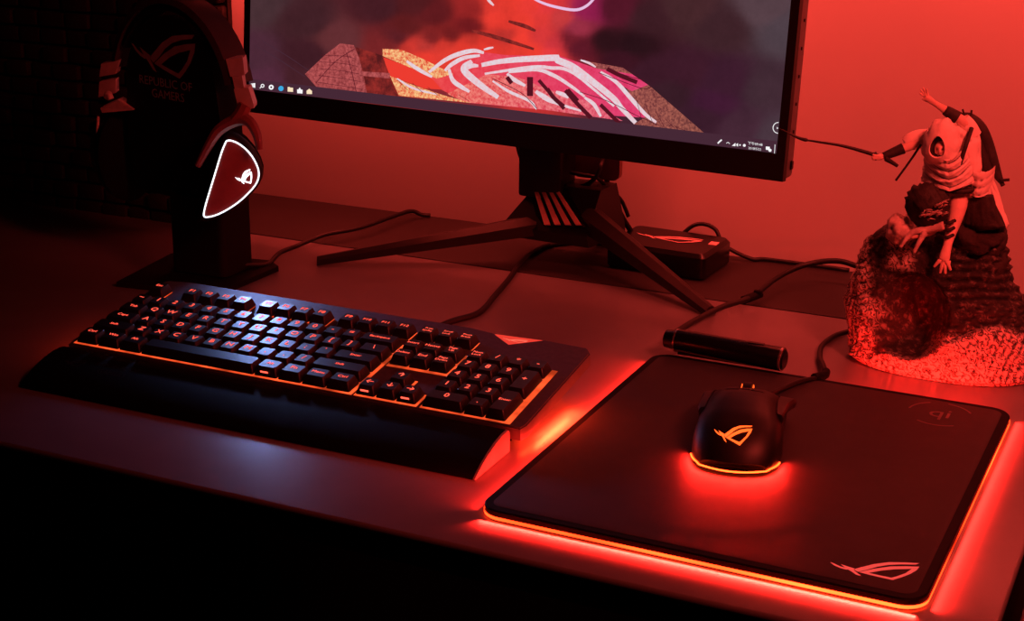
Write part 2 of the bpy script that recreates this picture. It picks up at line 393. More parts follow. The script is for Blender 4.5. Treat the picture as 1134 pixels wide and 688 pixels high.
# ------------------------------------------------------------------ mouse
MR, MF = V((609, 26, 8.2)), V((585, 143, 8.2))
mx = (MF-MR).normalized(); mq = mx.cross(V((0, 0, 1))).normalized(); ML = (MF-MR).length
mouse = thing('mouse', 'black gaming mouse with glowing orange logo, standing on the mousepad', 'mouse', MR)
def mp(t, s, z): return MR+mx*(t*ML-12*max(0, 1-(s/33)**2)*max(0, 1-t)**5)+mq*s+V((0, 0, z))
WT = [(0, 25, 9), (.02, 29, 15), (.06, 32, 22), (.13, 34, 29), (.24, 34.8, 35.5), (.4, 34, 39), (.55, 32.5, 38.5), (.7, 32.5, 34), (.85, 33, 27), (.95, 32, 21), (1, 27, 17)]
def mw(t):
    for (a0, w0, h0), (a1, w1, h1) in zip(WT, WT[1:]):
        if t <= a1:
            k = (t-a0)/(a1-a0); k = k*k*(3-2*k) if False else k; return w0+(w1-w0)*k, h0+(h1-h0)*k
    return WT[-1][1:]
def mtop(t, s):
    w, h = mw(t); q = min(1, abs(s)/w); return 3+(h-3)*(1-q**3.2)**(1/2.2)
bm = B(); rings = []
for i in range(25):
    t = (i/24)**1.25; w, h = mw(t); rg = []
    for j in range(29):
        th = PI*j/28; c, s_ = math.cos(th), math.sin(th)
        rg.append(mp(t, w*math.copysign(abs(c)**.62, c), 3.2+(h-3.2)*abs(s_)**.72))
    rg.append(mp(t, -w*.93, 2.2)); rg.append(mp(t, w*.93, 2.2)); rings.append(rg)
loft(bm, rings); new('shell', bm, M_mouse, mouse, 50)
side = [(t, mw(t)[0]+.9) for t in (.1, .06, .03, .01)]
arc = [mp(t, w_, 3.0) for t, w_ in side]+[mp(-.012, 25.5*k/6, 3.0) for k in range(6, -7, -1)]+[mp(t, -w_, 3.0) for t, w_ in reversed(side)]
bm = B(); tube(bm, arc, .7, n=8, sm=3); new('light_band', bm, M_mouseled, mouse, True)
bm = B(); loft(bm, [[mp(t, s, z) for t, s in ([(.06+.3*(1-math.cos(q)), 29*math.sin(q)) for q in [PI/2*k/8 for k in range(-8, 9)]]+[(.95, 29), (.95, -29)])] for z in (.1, 2.3)]); new('base_plate', bm, M_black2, mouse)
bm = B(); eye(bm, lambda x, y: (lambda t, s: mp(t, s, mtop(t, s)+.5))(.10+y*20/ML, x*29-2.5)); new('glowing_logo', bm, M_mouselogo, mouse)
# seam between the buttons, wheel and flank buttons
bm = B(); loft(bm, [[mp(t, s, mtop(t, 0)-1+dz) for s, dz in ((-3.6, 0), (-3.2, 1.4), (3.2, 1.4), (3.6, 0))] for t in [.62+.37*k/10 for k in range(11)]]); new('centre_groove', bm, M_gloss, mouse)
def wheel(r0_, r1, w, mi=0):
    c = mp(.84, 0, 21.5); rings = []
    for s, r in ((-w, r0_), (-w*.8, r1), (w*.8, r1), (w, r0_)):
        rings.append([c+mq*s+mx*r*math.cos(2*PI*j/28)+V((0, 0, 1))*r*math.sin(2*PI*j/28) for j in range(28)])
    return rings
bm = B(); loft(bm, wheel(9.5, 11, 4)); wh = new('scroll_wheel', bm, M_black, mouse, 35)
bm = B()
for sg in (-1, 1):
    c = mp(.84, sg*4.5, 21.5)
    loft(bm, [[c+mq*s*sg+(mx*math.cos(2*PI*j/24)+V((0, 0, 1))*math.sin(2*PI*j/24))*r for j in range(24)] for s, r in ((0, 8.0), (0, 9.2), (.4, 9.2), (.4, 8.0))], cap=False)
new('wheel_light', bm, M_mouselogo, wh)
for sg in (-1, 1):
    bm = B(); rings = []
    for t, o in ((.36, -1), (.44, 1), (.6, 3.2 if sg > 0 else 1.6), (.8, 6 if sg > 0 else 3), (.93, 7.5 if sg > 0 else 3.5), (.99, 5 if sg > 0 else 2)):
        w, h = mw(t); z1 = h*.74
        rings.append([mp(t, sg*(w*.86), z1-7), mp(t, sg*(w+o-1), z1-6), mp(t, sg*(w+o), z1-1.5), mp(t, sg*(w+o-1.5), z1+1.6), mp(t, sg*w*.82, z1+3)])
    loft(bm, rings); new('side_button', bm, M_mouse, mouse, 40)
    bm = B(); loft(bm, [[mp(t, sg*s, mtop(min(t, 1), s)+dz) for s, dz in ((4.5, -.6), (5.2, .7), (14, .8), (23, .8), (25.5, -.8))] for t in [.6+.4*k/8 for k in range(9)]]); new('main_button', bm, M_mouse, mouse, 45)
bm = B(); tube(bm, [mp(.97, 0, 9), mp(1.06, 3, 9), V((594, 172, 14)), V((607, 222, 11)), V((621, 256, 3+4)), V((613, 285, 6)), V((603, 312, 4)), V((596, 352, 3)), V((606, 395, 3)), V((650, 440, 3)), V((740, 470, 3))], 2.5); mc = new('cable', bm, M_cable, mouse, True)
bm = B(); tube(bm, [V((615, 243, 9)), V((621, 256, 8.2)), V((620, 266, 8))], 4); new('cable_clip', bm, M_black2, mc, True)

# ------------------------------------------------------------------ monitor
YM, TM = -.08426, .09409
ex = V((math.cos(YM), math.sin(YM), 0)); nb = V((-math.sin(YM), math.cos(YM), 0))
ey = V((0, 0, math.cos(TM)))+nb*math.sin(TM); ez = ex.cross(ey)          # ez points to the viewer
MO = V((-94.727, 427.036, 176.677)); SW, SH = 630, 354
def sc(x, y, z=0): return MO+ex*x+ey*y+ez*z
def scr(px, py, z=0):
    d = ray(px, py); t = (MO-CAM).dot(ez)/d.dot(ez); return CAM+d*t+ez*z
mon = thing('monitor', 'large monitor on a three-legged stand showing a red glowing wallpaper', 'monitor', (250, 480, 0))
# bezel frame around the glass
bx0, bx1, by0, by1 = -8.5, SW+9, -26, SH+9
bm = B()
for x0, y0, x1, y1 in ((bx0, by0, bx1, -.2), (bx0, SH+.2, bx1, by1), (bx0, -.2, -.2, SH+.2), (SW+.2, -.2, bx1, SH+.2)):
    loft(bm, [[sc(x, y, z) for x, y in ((x0, y0), (x1, y0), (x1, y1), (x0, y1))] for z in (-8, .8)])
new('bezel', bm, M_bezel, mon)
bm = B(); loft(bm, [[sc(x, y, z) for x, y in rrect(bx0+i, by0+i, bx1-i, by1-i, 5, 4)] for z, i in ((-8, 0), (-26, 1), (-40, 30), (-62, 90))]); new('rear_housing', bm, M_house, mon, 35)
bm = B()
for k in range(12): box(bm, sc(bx1-.2, 20+k*26, -17), (1.2, 3, 1.6), rot=M((ex, ey, ez)).transposed())
new('vent_hole', bm, M_bezel, mon)
bm = B(); box(bm, sc(bx1-1, -12, -20), (5, 9, 6), 1.5, rot=M((ex, ey, ez)).transposed()); new('joystick_button', bm, M_gloss, mon, 30)
# picture on the screen: all one panel, colours are its own emitted light
def vcol_mat():
    m = bpy.data.materials.new('screen_picture'); m.use_nodes = True; nt = m.node_tree; nt.nodes.clear()
    o = nt.nodes.new('ShaderNodeOutputMaterial'); e = nt.nodes.new('ShaderNodeEmission'); at = nt.nodes.new('ShaderNodeAttribute'); at.attribute_name = 'glow'
    tc = nt.nodes.new('ShaderNodeTexCoord'); n = nt.nodes.new('ShaderNodeTexNoise'); n.inputs['Scale'].default_value = 45; n.inputs['Detail'].default_value = 8; n.inputs['Roughness'].default_value = .7
    nt.links.new(tc.outputs['Object'], n.inputs['Vector'])
    mr = nt.nodes.new('ShaderNodeMapRange'); mr.inputs['From Min'].default_value = .3; mr.inputs['From Max'].default_value = .7; mr.inputs['To Min'].default_value = .84; mr.inputs['To Max'].default_value = 1.1
    nt.links.new(n.outputs['Fac'], mr.inputs['Value']); nt.links.new(mr.outputs[0], e.inputs['Strength']); nt.links.new(at.outputs['Color'], e.inputs['Color']); nt.links.new(e.outputs[0], o.inputs['Surface'])
    return m
def tex_glow(name, c1, c2, scale, sharp=.12, stretch=(1, 1, 1), d1=None, d2=None, gx=(-.14, .12)):
    m = bpy.data.materials.new(name); m.use_nodes = True; nt = m.node_tree; nt.nodes.clear()
    o = nt.nodes.new('ShaderNodeOutputMaterial'); e = nt.nodes.new('ShaderNodeEmission'); tc = nt.nodes.new('ShaderNodeTexCoord')
    mp_ = nt.nodes.new('ShaderNodeMapping'); mp_.inputs['Scale'].default_value = stretch
    n = nt.nodes.new('ShaderNodeTexNoise'); n.inputs['Scale'].default_value = scale; n.inputs['Detail'].default_value = 6; n.inputs['Roughness'].default_value = .7
    r = nt.nodes.new('ShaderNodeValToRGB'); r.color_ramp.elements[0].position = .5-sharp; r.color_ramp.elements[1].position = .5+sharp
    r.color_ramp.elements[0].color = (*lin(c1), 1); r.color_ramp.elements[1].color = (*lin(c2), 1)
    nt.links.new(tc.outputs['Object'], mp_.inputs[0]); nt.links.new(mp_.outputs[0], n.inputs['Vector']); nt.links.new(n.outputs['Fac'], r.inputs['Fac'])
    col = r.outputs['Color']
    if d1:                                          # the picture's colours run from one pair to another across its width
        r2 = nt.nodes.new('ShaderNodeValToRGB'); r2.color_ramp.elements[0].position = .5-sharp; r2.color_ramp.elements[1].position = .5+sharp
        r2.color_ramp.elements[0].color = (*lin(d1), 1); r2.color_ramp.elements[1].color = (*lin(d2), 1); nt.links.new(n.outputs['Fac'], r2.inputs['Fac'])
        sp = nt.nodes.new('ShaderNodeSeparateXYZ'); nt.links.new(tc.outputs['Object'], sp.inputs[0])
        mr = nt.nodes.new('ShaderNodeMapRange'); mr.inputs['From Min'].default_value = gx[0]; mr.inputs['From Max'].default_value = gx[1]; nt.links.new(sp.outputs['X'], mr.inputs['Value'])
        mx_ = nt.nodes.new('ShaderNodeMix'); mx_.data_type = 'RGBA'; nt.links.new(mr.outputs[0], mx_.inputs['Factor']); nt.links.new(col, mx_.inputs['A']); nt.links.new(r2.outputs['Color'], mx_.inputs['B']); col = mx_.outputs['Result']
    nt.links.new(col, e.inputs['Color']); nt.links.new(e.outputs[0], o.inputs['Surface']); return m
def flat_glow(name, c): return glow(name, lin(c), 1)
SM = [vcol_mat(), tex_glow('px_stone', (126, 46, 50), (196, 92, 92), 300, .16), flat_glow('px_red', (236, 60, 48)),
      tex_glow('px_embers', (225, 62, 45), (252, 206, 140), 330, .12), tex_glow('px_pink', (230, 54, 48), (240, 84, 72), 150, .2, d1=(214, 42, 92), d2=(232, 74, 122)),
      tex_glow('px_brown', (120, 44, 58), (196, 104, 96), 420, .16, d1=(84, 38, 44), d2=(176, 100, 84), gx=(.04, .2)), tex_glow('px_white', (236, 186, 194), (224, 218, 228), 300, .14), flat_glow('px_bar', (70, 40, 54)),
      flat_glow('px_icon', (250, 248, 250)), flat_glow('px_blue', (60, 170, 225)), flat_glow('px_cream', (250, 226, 190)), flat_glow('px_shadow', (84, 18, 32)),
      tex_glow('px_darkred', (84, 26, 28), (150, 44, 40), 90), tex_glow('px_pinkstone', (226, 58, 52), (250, 150, 120), 330, .14, d1=(205, 48, 84), d2=(240, 120, 140)), flat_glow('px_lilac', (232, 190, 226))]
CTRL = [(280, 5, 72, 47, 52), (280, 60, 76, 40, 54), (300, 92, 84, 42, 60), (340, 25, 65, 32, 38), (420, 8, 70, 28, 35), (480, 15, 96, 26, 30), (520, 30, 112, 26, 30), (440, 42, 92, 30, 36), (340, 60, 64, 28, 36), (372, 44, 100, 46, 50),
        (545, 8, 226, 58, 48), (580, 25, 236, 60, 48), (600, 40, 214, 55, 55), (560, 40, 190, 50, 45), (500, 60, 225, 60, 48), (470, 52, 190, 55, 50), (450, 30, 96, 28, 30), (590, 58, 238, 60, 48), (540, 47, 214, 52, 42), (520, 55, 226, 58, 46), (490, 50, 215, 56, 46), (455, 52, 205, 54, 46), (470, 62, 236, 60, 48), (515, 50, 232, 58, 46), (535, 52, 236, 60, 48), (575, 45, 236, 60, 48), (600, 20, 226, 58, 54), (615, 48, 205, 52, 60), (590, 5, 236, 60, 52), (550, 20, 236, 60, 48), (430, 50, 120, 36, 38), (540, 60, 236, 60, 48), (610, 60, 230, 58, 60), (560, 25, 225, 56, 46), (565, 0, 236, 60, 48), (605, 5, 225, 56, 60), (525, 10, 150, 36, 36), (500, 40, 110, 28, 30), (480, 44, 120, 32, 34), (520, 46, 190, 50, 42), (460, 5, 80, 26, 30),
        (620, 20, 200, 58, 60), (640, 30, 150, 45, 65), (650, 12, 146, 30, 76), (680, 10, 82, 22, 38), (630, 45, 110, 28, 40), (640, 52, 92, 24, 38), (670, 45, 46, 18, 24), (700, 52, 42, 18, 24), (690, 65, 60, 20, 32), (720, 20, 60, 28, 35),
        (760, 10, 70, 38, 42), (800, 30, 62, 34, 40), (850, 10, 86, 63, 70), (872, 30, 78, 62, 70), (850, 100, 66, 42, 52), (800, 90, 62, 28, 45), (790, 115, 66, 26, 50), (760, 80, 62, 26, 40), (740, 105, 56, 28, 38), (720, 80, 60, 25, 38), (820, 140, 68, 38, 52), (780, 130, 58, 28, 42), (860, 150, 72, 52, 62),
        (330, 88, 70, 32, 40), (440, 90, 140, 35, 32), (300, 120, 80, 40, 56), (500, 120, 130, 40, 50), (700, 150, 70, 36, 50), (840, 190, 70, 40, 54), (570, -60, 120, 30, 40), (300, -100, 60, 35, 42), (850, -100, 70, 50, 58), (580, -200, 60, 26, 36), (900, -200, 60, 40, 48), (300, -250, 50, 30, 36)]
CT = [(x, y, lin(c)) for x, y, *c in CTRL]
def shade(px, py):
    sw = 0; acc = [0, 0, 0]
    for x, y, c in CT:
        w = 1/(((px-x)**2+((py-y)*1.4)**2)/70+1)**3
        sw += w
        for i in range(3): acc[i] += w*c[i]
    return [v/sw for v in acc]
bm = B(); cl = bm.loops.layers.float_color.new('glow')
NX, NY = 126, 90
def project(p):
    d = p-CAM; z = d.dot(fw); return IW/2+FPX*d.dot(rt)/z, IH/2-FPX*d.dot(up)/z
G = [[bm.verts.new(sc(SW*i/NX, SH*(j/NY)**1.4, .3)) for i in range(NX+1)] for j in range(NY+1)]
C_ = {v: (*shade(*project(v.co)), 1) for r_ in G for v in r_}
for j in range(NY):
    for i in range(NX):
        f = bm.faces.new((G[j][i], G[j][i+1], G[j+1][i+1], G[j+1][i]))
        for l in f.loops: l[cl] = C_[l.vert]
LV = [0]
def lay(dz): return lambda x, y: scr(x, y, dz)
def poly(pts, mi, dz): flat(bm, [pts], lay(dz), mi)
def z3(pts): return [(440+x/5.67, 20+y/5.67) for x, y in pts]
def z4(pts): return [(600+x/5.67, 40+y/5.67) for x, y in pts]
poly([(338, 82), (360, 61), (377, 48), (392, 50), (398, 64), (402, 80), (407, 105), (352, 98)], 1, .40)
poly([(394, 52), (425, 62), (430, 85), (442, 109), (406, 105), (400, 78)], 12, .40)
poly([(400, 79), (432, 81), (432, 87), (401, 84)], 1, .45)
poly([(424, 63), (450, 73), (478, 86), (500, 100), (470, 98), (432, 84)], 2, .40)
poly([(424, 54), (445, 55), (470, 66), (502, 82), (484, 87), (450, 73), (424, 62)], 3, .45)
poly([(432, 84), (460, 95), (490, 105), (522, 114), (442, 106)], 3, .45)
poly([(478, 86), (500, 70), (530, 57), (560, 61), (620, 62), (662, 76), (700, 105), (724, 131), (660, 127), (520, 114), (490, 100)], 4, .42)
poly([(540, 82), (575, 86), (610, 100), (650, 112), (690, 134), (600, 121), (515, 113), (495, 104)], 13, .44)
poly([(640, 66), (690, 75), (722, 97), (782, 149), (700, 139), (716, 129), (694, 98), (660, 75)], 5, .44)
poly([(662, 76), (700, 82), (718, 94), (700, 101), (676, 88)], 4, .46)
W_ = 6
for pts, w in ((z3([(200, 340), (300, 265), (390, 225), (480, 205), (545, 218)]), 24), (z3([(545, 198), (575, 190), (605, 184)]), 12), (z3([(300, 330), (345, 290), (420, 250), (520, 235)]), 22), (z3([(325, 320), (350, 390), (400, 430), (455, 462)]), 24),
               (z3([(470, 270), (420, 310), (440, 350), (530, 425), (635, 498)]), 36), (z3([(430, 320), (470, 300), (510, 300)]), 22),
               (z3([(530, 295), (650, 272), (800, 258), (1000, 250)])+z4([(100, 150), (200, 195), (320, 285), (450, 390), (500, 450), (590, 545)]), 36), (z3([(550, 350), (650, 335), (800, 312), (900, 306)])+z4([(60, 200), (140, 205), (220, 245), (330, 335), (455, 440)]), 18),
               (z3([(700, 340), (850, 325), (910, 330)])+z4([(50, 235), (110, 265), (200, 325), (270, 380)]), 20), (z4([(270, 385), (330, 430), (372, 505)]), 20), (z3([(600, 395), (700, 460), (830, 520), (876, 572)]), 16), (z3([(690, 350), (740, 390), (805, 425)]), 22),
               (z4([(370, 225), (470, 290), (560, 390), (650, 490), (720, 542)]), 22), (z4([(245, 150), (300, 170), (340, 195)]), 12), (z3([(870, 460), (930, 500), (985, 530)]), 28), (z4([(0, 380), (90, 420), (250, 470)]), 16), (z4([(90, 350), (130, 365), (170, 385)]), 22),
               (z3([(0, 380), (100, 440), (250, 480)]), 12), (z3([(60, 270), (130, 320), (220, 370)]), 20)):
    stroke(bm, pts, w/5.67*1.2, lay(.5), 6)
stroke(bm, [(537, -6), (542, 1), (547, 6)], 3.2, lay(.5), 6)
stroke(bm, [(585, -6), (596, 1), (613, 7), (636, 11), (649, 7), (659, -3), (664, -14)], 3.2, lay(.5), 14)
for pts, w in ((z3([(835, 370), (835, 490)]), 38), (z3([(890, 390), (960, 470), (1050, 570)]), 22), (z4([(35, 330), (80, 390), (140, 442)]), 26), (z4([(150, 340), (220, 420), (310, 512)]), 26), (z4([(370, 430), (430, 490), (490, 548)]), 24), (z3([(690, 370), (720, 410)]), 26), (z3([(1070, 450), (1134, 520)]), 26),
               (z4([(410, 205), (500, 250), (600, 290)]), 26)):
    stroke(bm, pts, w/5.67, lay(.6), 11, taper=False)
for pts in (z3([(470, 80), (620, 120), (860, 195)]), z3([(700, 20), (800, 50), (870, 80)])): stroke(bm, pts, 4.5, lay(.6), 12)
for pts in ([(350, 92), (372, 68), (393, 54)], [(384, 58), (390, 80), (395, 102)], z4([(240, 350), (420, 410), (600, 500), (740, 560)]), z4([(360, 230), (520, 290), (640, 330), (690, 320)]), z4([(440, 215), (540, 250), (640, 275)]), z3([(600, 380), (780, 470), (880, 570)])): stroke(bm, pts, .7, lay(.62), 11, taper=False)
for k in range(5):
    stroke(bm, [(352-k*1+k*2, 88-k*7.5+3), (378+k*1.0, 93-k*8.2+2), (402-k*2, 97-k*8.5+2)], .5, lay(.62), 11, taper=False)
    stroke(bm, [(440+k*17, 88+k*4.2), (452+k*17, 100+k*3)], .5, lay(.62), 12, taper=False)
    stroke(bm, [(704+k*11, 106+k*8.6), (712+k*12, 136+k*2.2)], .5, lay(.62), 11, taper=False)
for p, q in (((282, 50), (338, 85)), ((290, 45), (345, 80))): stroke(bm, [p, ((p[0]+q[0])/2, (p[1]+q[1])/2-1), q], .8, lay(.4), 7)
# taskbar, icons and clock
flat(bm, [[(0, .5), (SW, .5), (SW, 11.5), (0, 11.5)]], lambda x, y: sc(x, y, .66), 7)
def ib(cx, cy, pts, mi, s=1): flat(bm, [[(cx+x*s, cy+y*s) for x, y in pts]], lay(.75), mi)
circ = lambda r, n=16: [(r*math.cos(2*PI*k/n), r*math.sin(2*PI*k/n)) for k in range(n)]
ib(280.6, 94.6, [(-2.4, -1.9), (-.2, -2.3), (-.2, 2), (-2.4, 1.8)], 8); ib(280.6, 94.6, [(.1, -2.35), (2.5, -2.6), (2.5, 2.6), (.1, 2.1)], 8)
flat(bm, [[(291.2+x, 95+y) for x, y in circ(2.1)], [(291.2+x, 95+y) for x, y in circ(1.1)]], lay(.75), 8); stroke(bm, [(289.8, 96.2), (288.9, 97), (288.2, 97.8)], .9, lay(.75), 8, taper=False)
flat(bm, [[(300.8+x, 96.6+y) for x, y in circ(2.8)], [(300.8+x, 96.6+y) for x, y in circ(1.1)]], lay(.75), 8)
ib(311.6, 98, circ(2.9), 9); ib(322, 99, [(-3, -2.6), (-1, -2.8), (0, -2), (3, -1.8), (3, 2.8), (-3, 2.4)], 10)
ib(332.4, 100.4, [(-3, -1.4), (-1.5, -1.4), (0, -3.6), (1.5, -1.2), (3.2, -1), (3, 3.2), (-2.8, 2.8)], 8); ib(343, 101.4, [(-3, -1), (0, -3.2), (3, -.6), (3, 2.8), (-3, 2.6)], 10)
stroke(bm, [(795.2, 158.8), (797.4, 156.6), (799.6, 154.8)], 1.6, lay(.75), 8, taper=False); stroke(bm, [(804.6, 158.8), (806.4, 157.4), (808.4, 159.2)], .7, lay(.75), 8, sm=1, taper=False)
ib(812.8, 160, [(-2, 1.4), (2, -1.8), (2, 1.9)], 8); ib(817.6, 160.4, [(-1.8, -.8), (0, -1.9), (0, 1.9), (-1.8, .8)], 8); ib(819.8, 160.6, circ(.9, 8), 8); ib(824.6, 161, circ(1.6, 10), 8)
ib(851, 164.4, [(-2.6, -2.2), (1.8, -1.8), (1.8, 1.8), (-2.6, 1.4)], 8); ib(853, 166.4, circ(1.8, 10), 8); stroke(bm, [(858.6, 160), (858.3, 165), (857.8, 170.6)], .6, lay(.75), 8, taper=False)
stroke(bm, [(862.4+6*math.cos(math.radians(a)), 141.6+6*math.sin(math.radians(a))) for a in range(95, 272, 22)], .8, lay(.75), 8, taper=False); ib(861.4, 141.8, [(-.8, -1.4), (.8, 0), (-.8, 1.4)], 8)
def td(cx, cy): return lambda x, y: scr(cx+x, cy-y+x*.12, .75)
text(bm, '下午09:48', 3.9, td(836.6, 159.6), 8); text(bm, '2018/5/21', 3.6, td(836.3, 164.8), 8)
new('screen', bm, SM, mon)
# stand: neck, hub with copper strips, three legs
HX, HY = 256, 505
bm = B(); box(bm, (HX-18, HY+6, 128), (52, 44, 110), 4); nk = new('neck', bm, M_black, mon, 35)
bm = B(); loft(bm, [[V((HX+12+x, HY+30+y*.3, 138+z)) for x, z in rrect(-8, -46, 48, 40, 8)] for y in (-14, 14)]); new('cable_frame', bm, M_frame, nk, 35)
bm = B(); box(bm, (HX, HY-16, 190), (110, 40, 110), 6); new('tilt_mount', bm, M_black, mon, 35)
bm = B(); loft(bm, [[V((HX+x, HY+y, z)) for x, y in q] for z, q in ((30, ((-58, -30), (50, -34), (64, 40), (-50, 40))), (42, ((-56, -32), (48, -36), (62, 42), (-50, 42))), (88, ((-24, -6), (52, -8), (54, 34), (-24, 34))))]); hub = new('stand_hub', bm, M_black, mon, 30)
bm = B()
T0, T1 = aty(588, 201, 497), aty(616, 203, 497); B0, B1 = aty(602, 249, 470), aty(648, 249, 468)
for k in range(4):
    f0, f1 = k/4+.02, k/4+.16
    p = [T0.lerp(T1, f0), T0.lerp(T1, f1), B0.lerp(B1, f1), B0.lerp(B1, f0)]
    nn = (p[1]-p[0]).cross(p[3]-p[0]).normalized()
    if nn.y > 0: nn = -nn
    loft(bm, [[v-nn*2 for v in p], [v+nn*1.2 for v in p]])
strip = new('copper_strip', bm, M_copper, hub)
bm = B()
q = [aty(583, 200, 500), aty(626, 204, 500), aty(652, 252, 472), aty(597, 251, 474)]
loft(bm, [[v+V((0, 22, 0)) for v in q], q]); new('front_facet', bm, M_gloss, hub)
def leg(p0, p1, w0, w1, h0, h1):
    d = (p1-p0); d.z = 0; d.normalize(); q = V((-d.y, d.x, 0)); bm = B(); R = []
    for k in range(9):
        t = k/8; p = p0.lerp(p1, t); p.z = p0.z+(p1.z-p0.z)*(t**1.0); w = w0+(w1-w0)*t; h = h0+(h1-h0)*t
        R.append([p+q*(-w)+V((0, 0, -h)), p+q*(-w)+V((0, 0, -h*.35)), p+q*(-w*.25), p+q*(w*.25), p+q*w+V((0, 0, -h*.35)), p+q*w+V((0, 0, -h))])
    loft(bm, R); return bm
new('leg', leg(V((236, 486, 55)), V((23, 372, 9)), 14, 6, 20, 8.8), M_leg, mon, 25)
new('leg', leg(V((300, 492, 72)), V((470, 396, 9.5)), 15, 7, 26, 9.3), M_leg, mon, 25)
new('leg', leg(V((262, 520, 55)), V((285, 606, 10)), 14, 8, 20, 9.5), M_leg, mon, 25)
# cables behind the stand
bm = B(); tube(bm, [aty(676, 150, 540), aty(671, 180, 545), aty(674, 208, 550), aty(690, 242, 556), aty(706, 266, 570), aty(718, 282, 590), (330, 604, 3), (320, 608, 3)], 3.2)
tag(new('video_cable', bm, M_cable, smooth=True, base=(340, 560, 0)), 'thick dark cable hanging behind the right side of the monitor neck', 'cable')
bm = B(); tube(bm, [aty(571, 150, 545), aty(576, 172, 545), aty(584, 186, 545), aty(592, 215, 560), (250, 590, 20), (236, 606, 3), (200, 608, 3)], 2.6)
tag(new('power_cable', bm, M_cable, smooth=True, base=(240, 580, 0)), 'thin dark cable hanging left of the monitor neck', 'cable')
bm = B(); tube(bm, [aty(626, 206, 518), aty(646, 206, 514), aty(660, 196, 514), aty(666, 182, 518), aty(672, 170, 545), aty(676, 150, 560)], 2.6); tube(bm, [aty(660, 196, 514), aty(672, 206, 530), aty(688, 222, 552), aty(696, 240, 556)], 2.2); tube(bm, [aty(626, 190, 518), aty(642, 193, 514), aty(660, 196, 514)], 2.2)
tag(new('looped_cable', bm, M_cable, smooth=True, base=(320, 540, 60)), 'loose dark cable looped through the opening of the monitor neck', 'cable')

# ------------------------------------------------------------------ power brick behind the stand
br = thing('power_brick', 'black power brick with red logo lying behind the right stand leg', 'power brick', (372, 545, 0))
BA = -.05
def bf(x, y, z): return V((372+x*math.cos(BA)-y*math.sin(BA), 545+x*math.sin(BA)+y*math.cos(BA), z))
bm = B(); loft(bm, [[bf(x, y, z) for x, y in rrect(-58+i, -42+i, 58-i, 42-i, 7, 3)] for z, i in ((.4, 2), (3, 0), (25, 0), (29.5, 3.5))]); new('brick_body', bm, M_gloss, br, 35)
bm = B(); eye(bm, lambda x, y: bf(-4+x*78, 4+y*40, 29.9)); box(bm, bf(49, 8, 29), (9, 12, 2.2)); new('red_logo', bm, M_boxlogo, br)
bm = B(); tube(bm, [bf(30, 40, 16), aty(752, 268, 592), aty(763, 253, 594), aty(777, 248, 596), aty(792, 254, 596), aty(799, 268, 594), aty(810, 277, 596), aty(833, 287, 600), (470, 606, 3), (560, 606, 3)], 2.4); new('cable', bm, M_cable, br, True)

# ------------------------------------------------------------------ headset stand with printed panel
hs = thing('headset_stand', 'black headset stand with printed logo panel on a flat base plate', 'headset stand', (-60, 285, 0))
bm = B(); prism(bm, [(-120, 206), (-5, 222), (0, 330), (-20, 345), (-128, 328), (-134, 318)], .3, 6, I); new('base_plate', bm, M_black2, hs, 30)
bm = B(); loft(bm, [[V((x, y, z)) for x, y in rrect(-92+i, 262+i, -22-i, 318-i, 9, 5)] for z, i in ((6, 2), (8, 0), (86, 0), (92, 0))]); new('column', bm, M_black2, hs, 35)
HC = V((-82, 285, 0)); HA = -.21
hx = V((math.cos(HA), math.sin(HA), 0)); hn = V((math.sin(HA), -math.cos(HA), 0))     # hn faces the viewer
def hf(x, z, d=0): return HC+hx*x+hn*d+V((0, 0, z))
pan = [(-66, 86), (66, 86), (73, 130), (72, 180), (66, 225), (50, 258), (24, 274), (0, 277), (-24, 274), (-50, 258), (-66, 225), (-72, 180), (-73, 130)]
bm = B(); loft(bm, [[hf(x, z, d) for x, z in pan] for d in (-16, 14)]); new('panel', bm, M_black2, hs, 25)
bm = B(); eye(bm, lambda x, y: hf(-8+x*100, 238+y*76, 14.3))
text(bm, 'REPUBLIC OF', 13, lambda x, y: hf(-8+x*1.08, 207+y, 14.3)); text(bm, 'GAMERS', 13, lambda x, y: hf(-5+x*1.05, 194.5+y, 14.3)); new('printed_logo', bm, M_print, hs)
bm = B(); tube(bm, [(-24, 300, 12), (-15, 330, 6), aty(310, 281, 375)+V((0, 0, 1)), aty(330, 272, 410), aty(360, 260, 448), aty(400, 252, 490), aty(440, 238, 560), aty(456, 234, 588), aty(467, 238, 598), (40, 606, 3)], 2.6); new('cable', bm, M_cable, hs, True)

# ------------------------------------------------------------------ headset
hd = thing('headset', 'black gaming headset with white-lit ear cup hanging on the headset stand', 'headset', (-82, 285, 100))
def band(a0, a1, rx, rz, zc, th, w, n=28):
    bm = B(); R = []
    for k in range(n+1):
        t = math.radians(a0+(a1-a0)*k/n); c, s = math.cos(t), math.sin(t)
        R.append([hf(c*(rx+o), zc+s*(rz+o), d) for o, d in ((0, -w), (th, -w*.9), (th*1.1, 0), (th, w*.9), (0, w), (-1, 0))])
    loft(bm, R); return bm
hb = new('headband', band(14, 166, 88, 98, 192, 7, 17), M_band, hd, 40)
new('headband_pad', band(30, 150, 82, 91, 192, 5, 15), M_cushion, hb, 40)
def arm_seg(pts, w, th, nm, par, m=M_arm):
    bm = B(); R = []
    for (p, q) in pts:
        bk = V((fw.x, fw.y, 0)).normalized()*th; R.append([p, q, q+bk, p+bk])
    loft(bm, R); return new(nm, bm, m, par, 25)
def pq(x0, y0, x1, y1, Y): return (aty(x0, y0, Y), aty(x1, y1, Y))
ra = arm_seg([pq(250, 66, 269, 64, 252), pq(255, 85, 271, 83, 250)], 0, 20, 'slider_arm', hd)
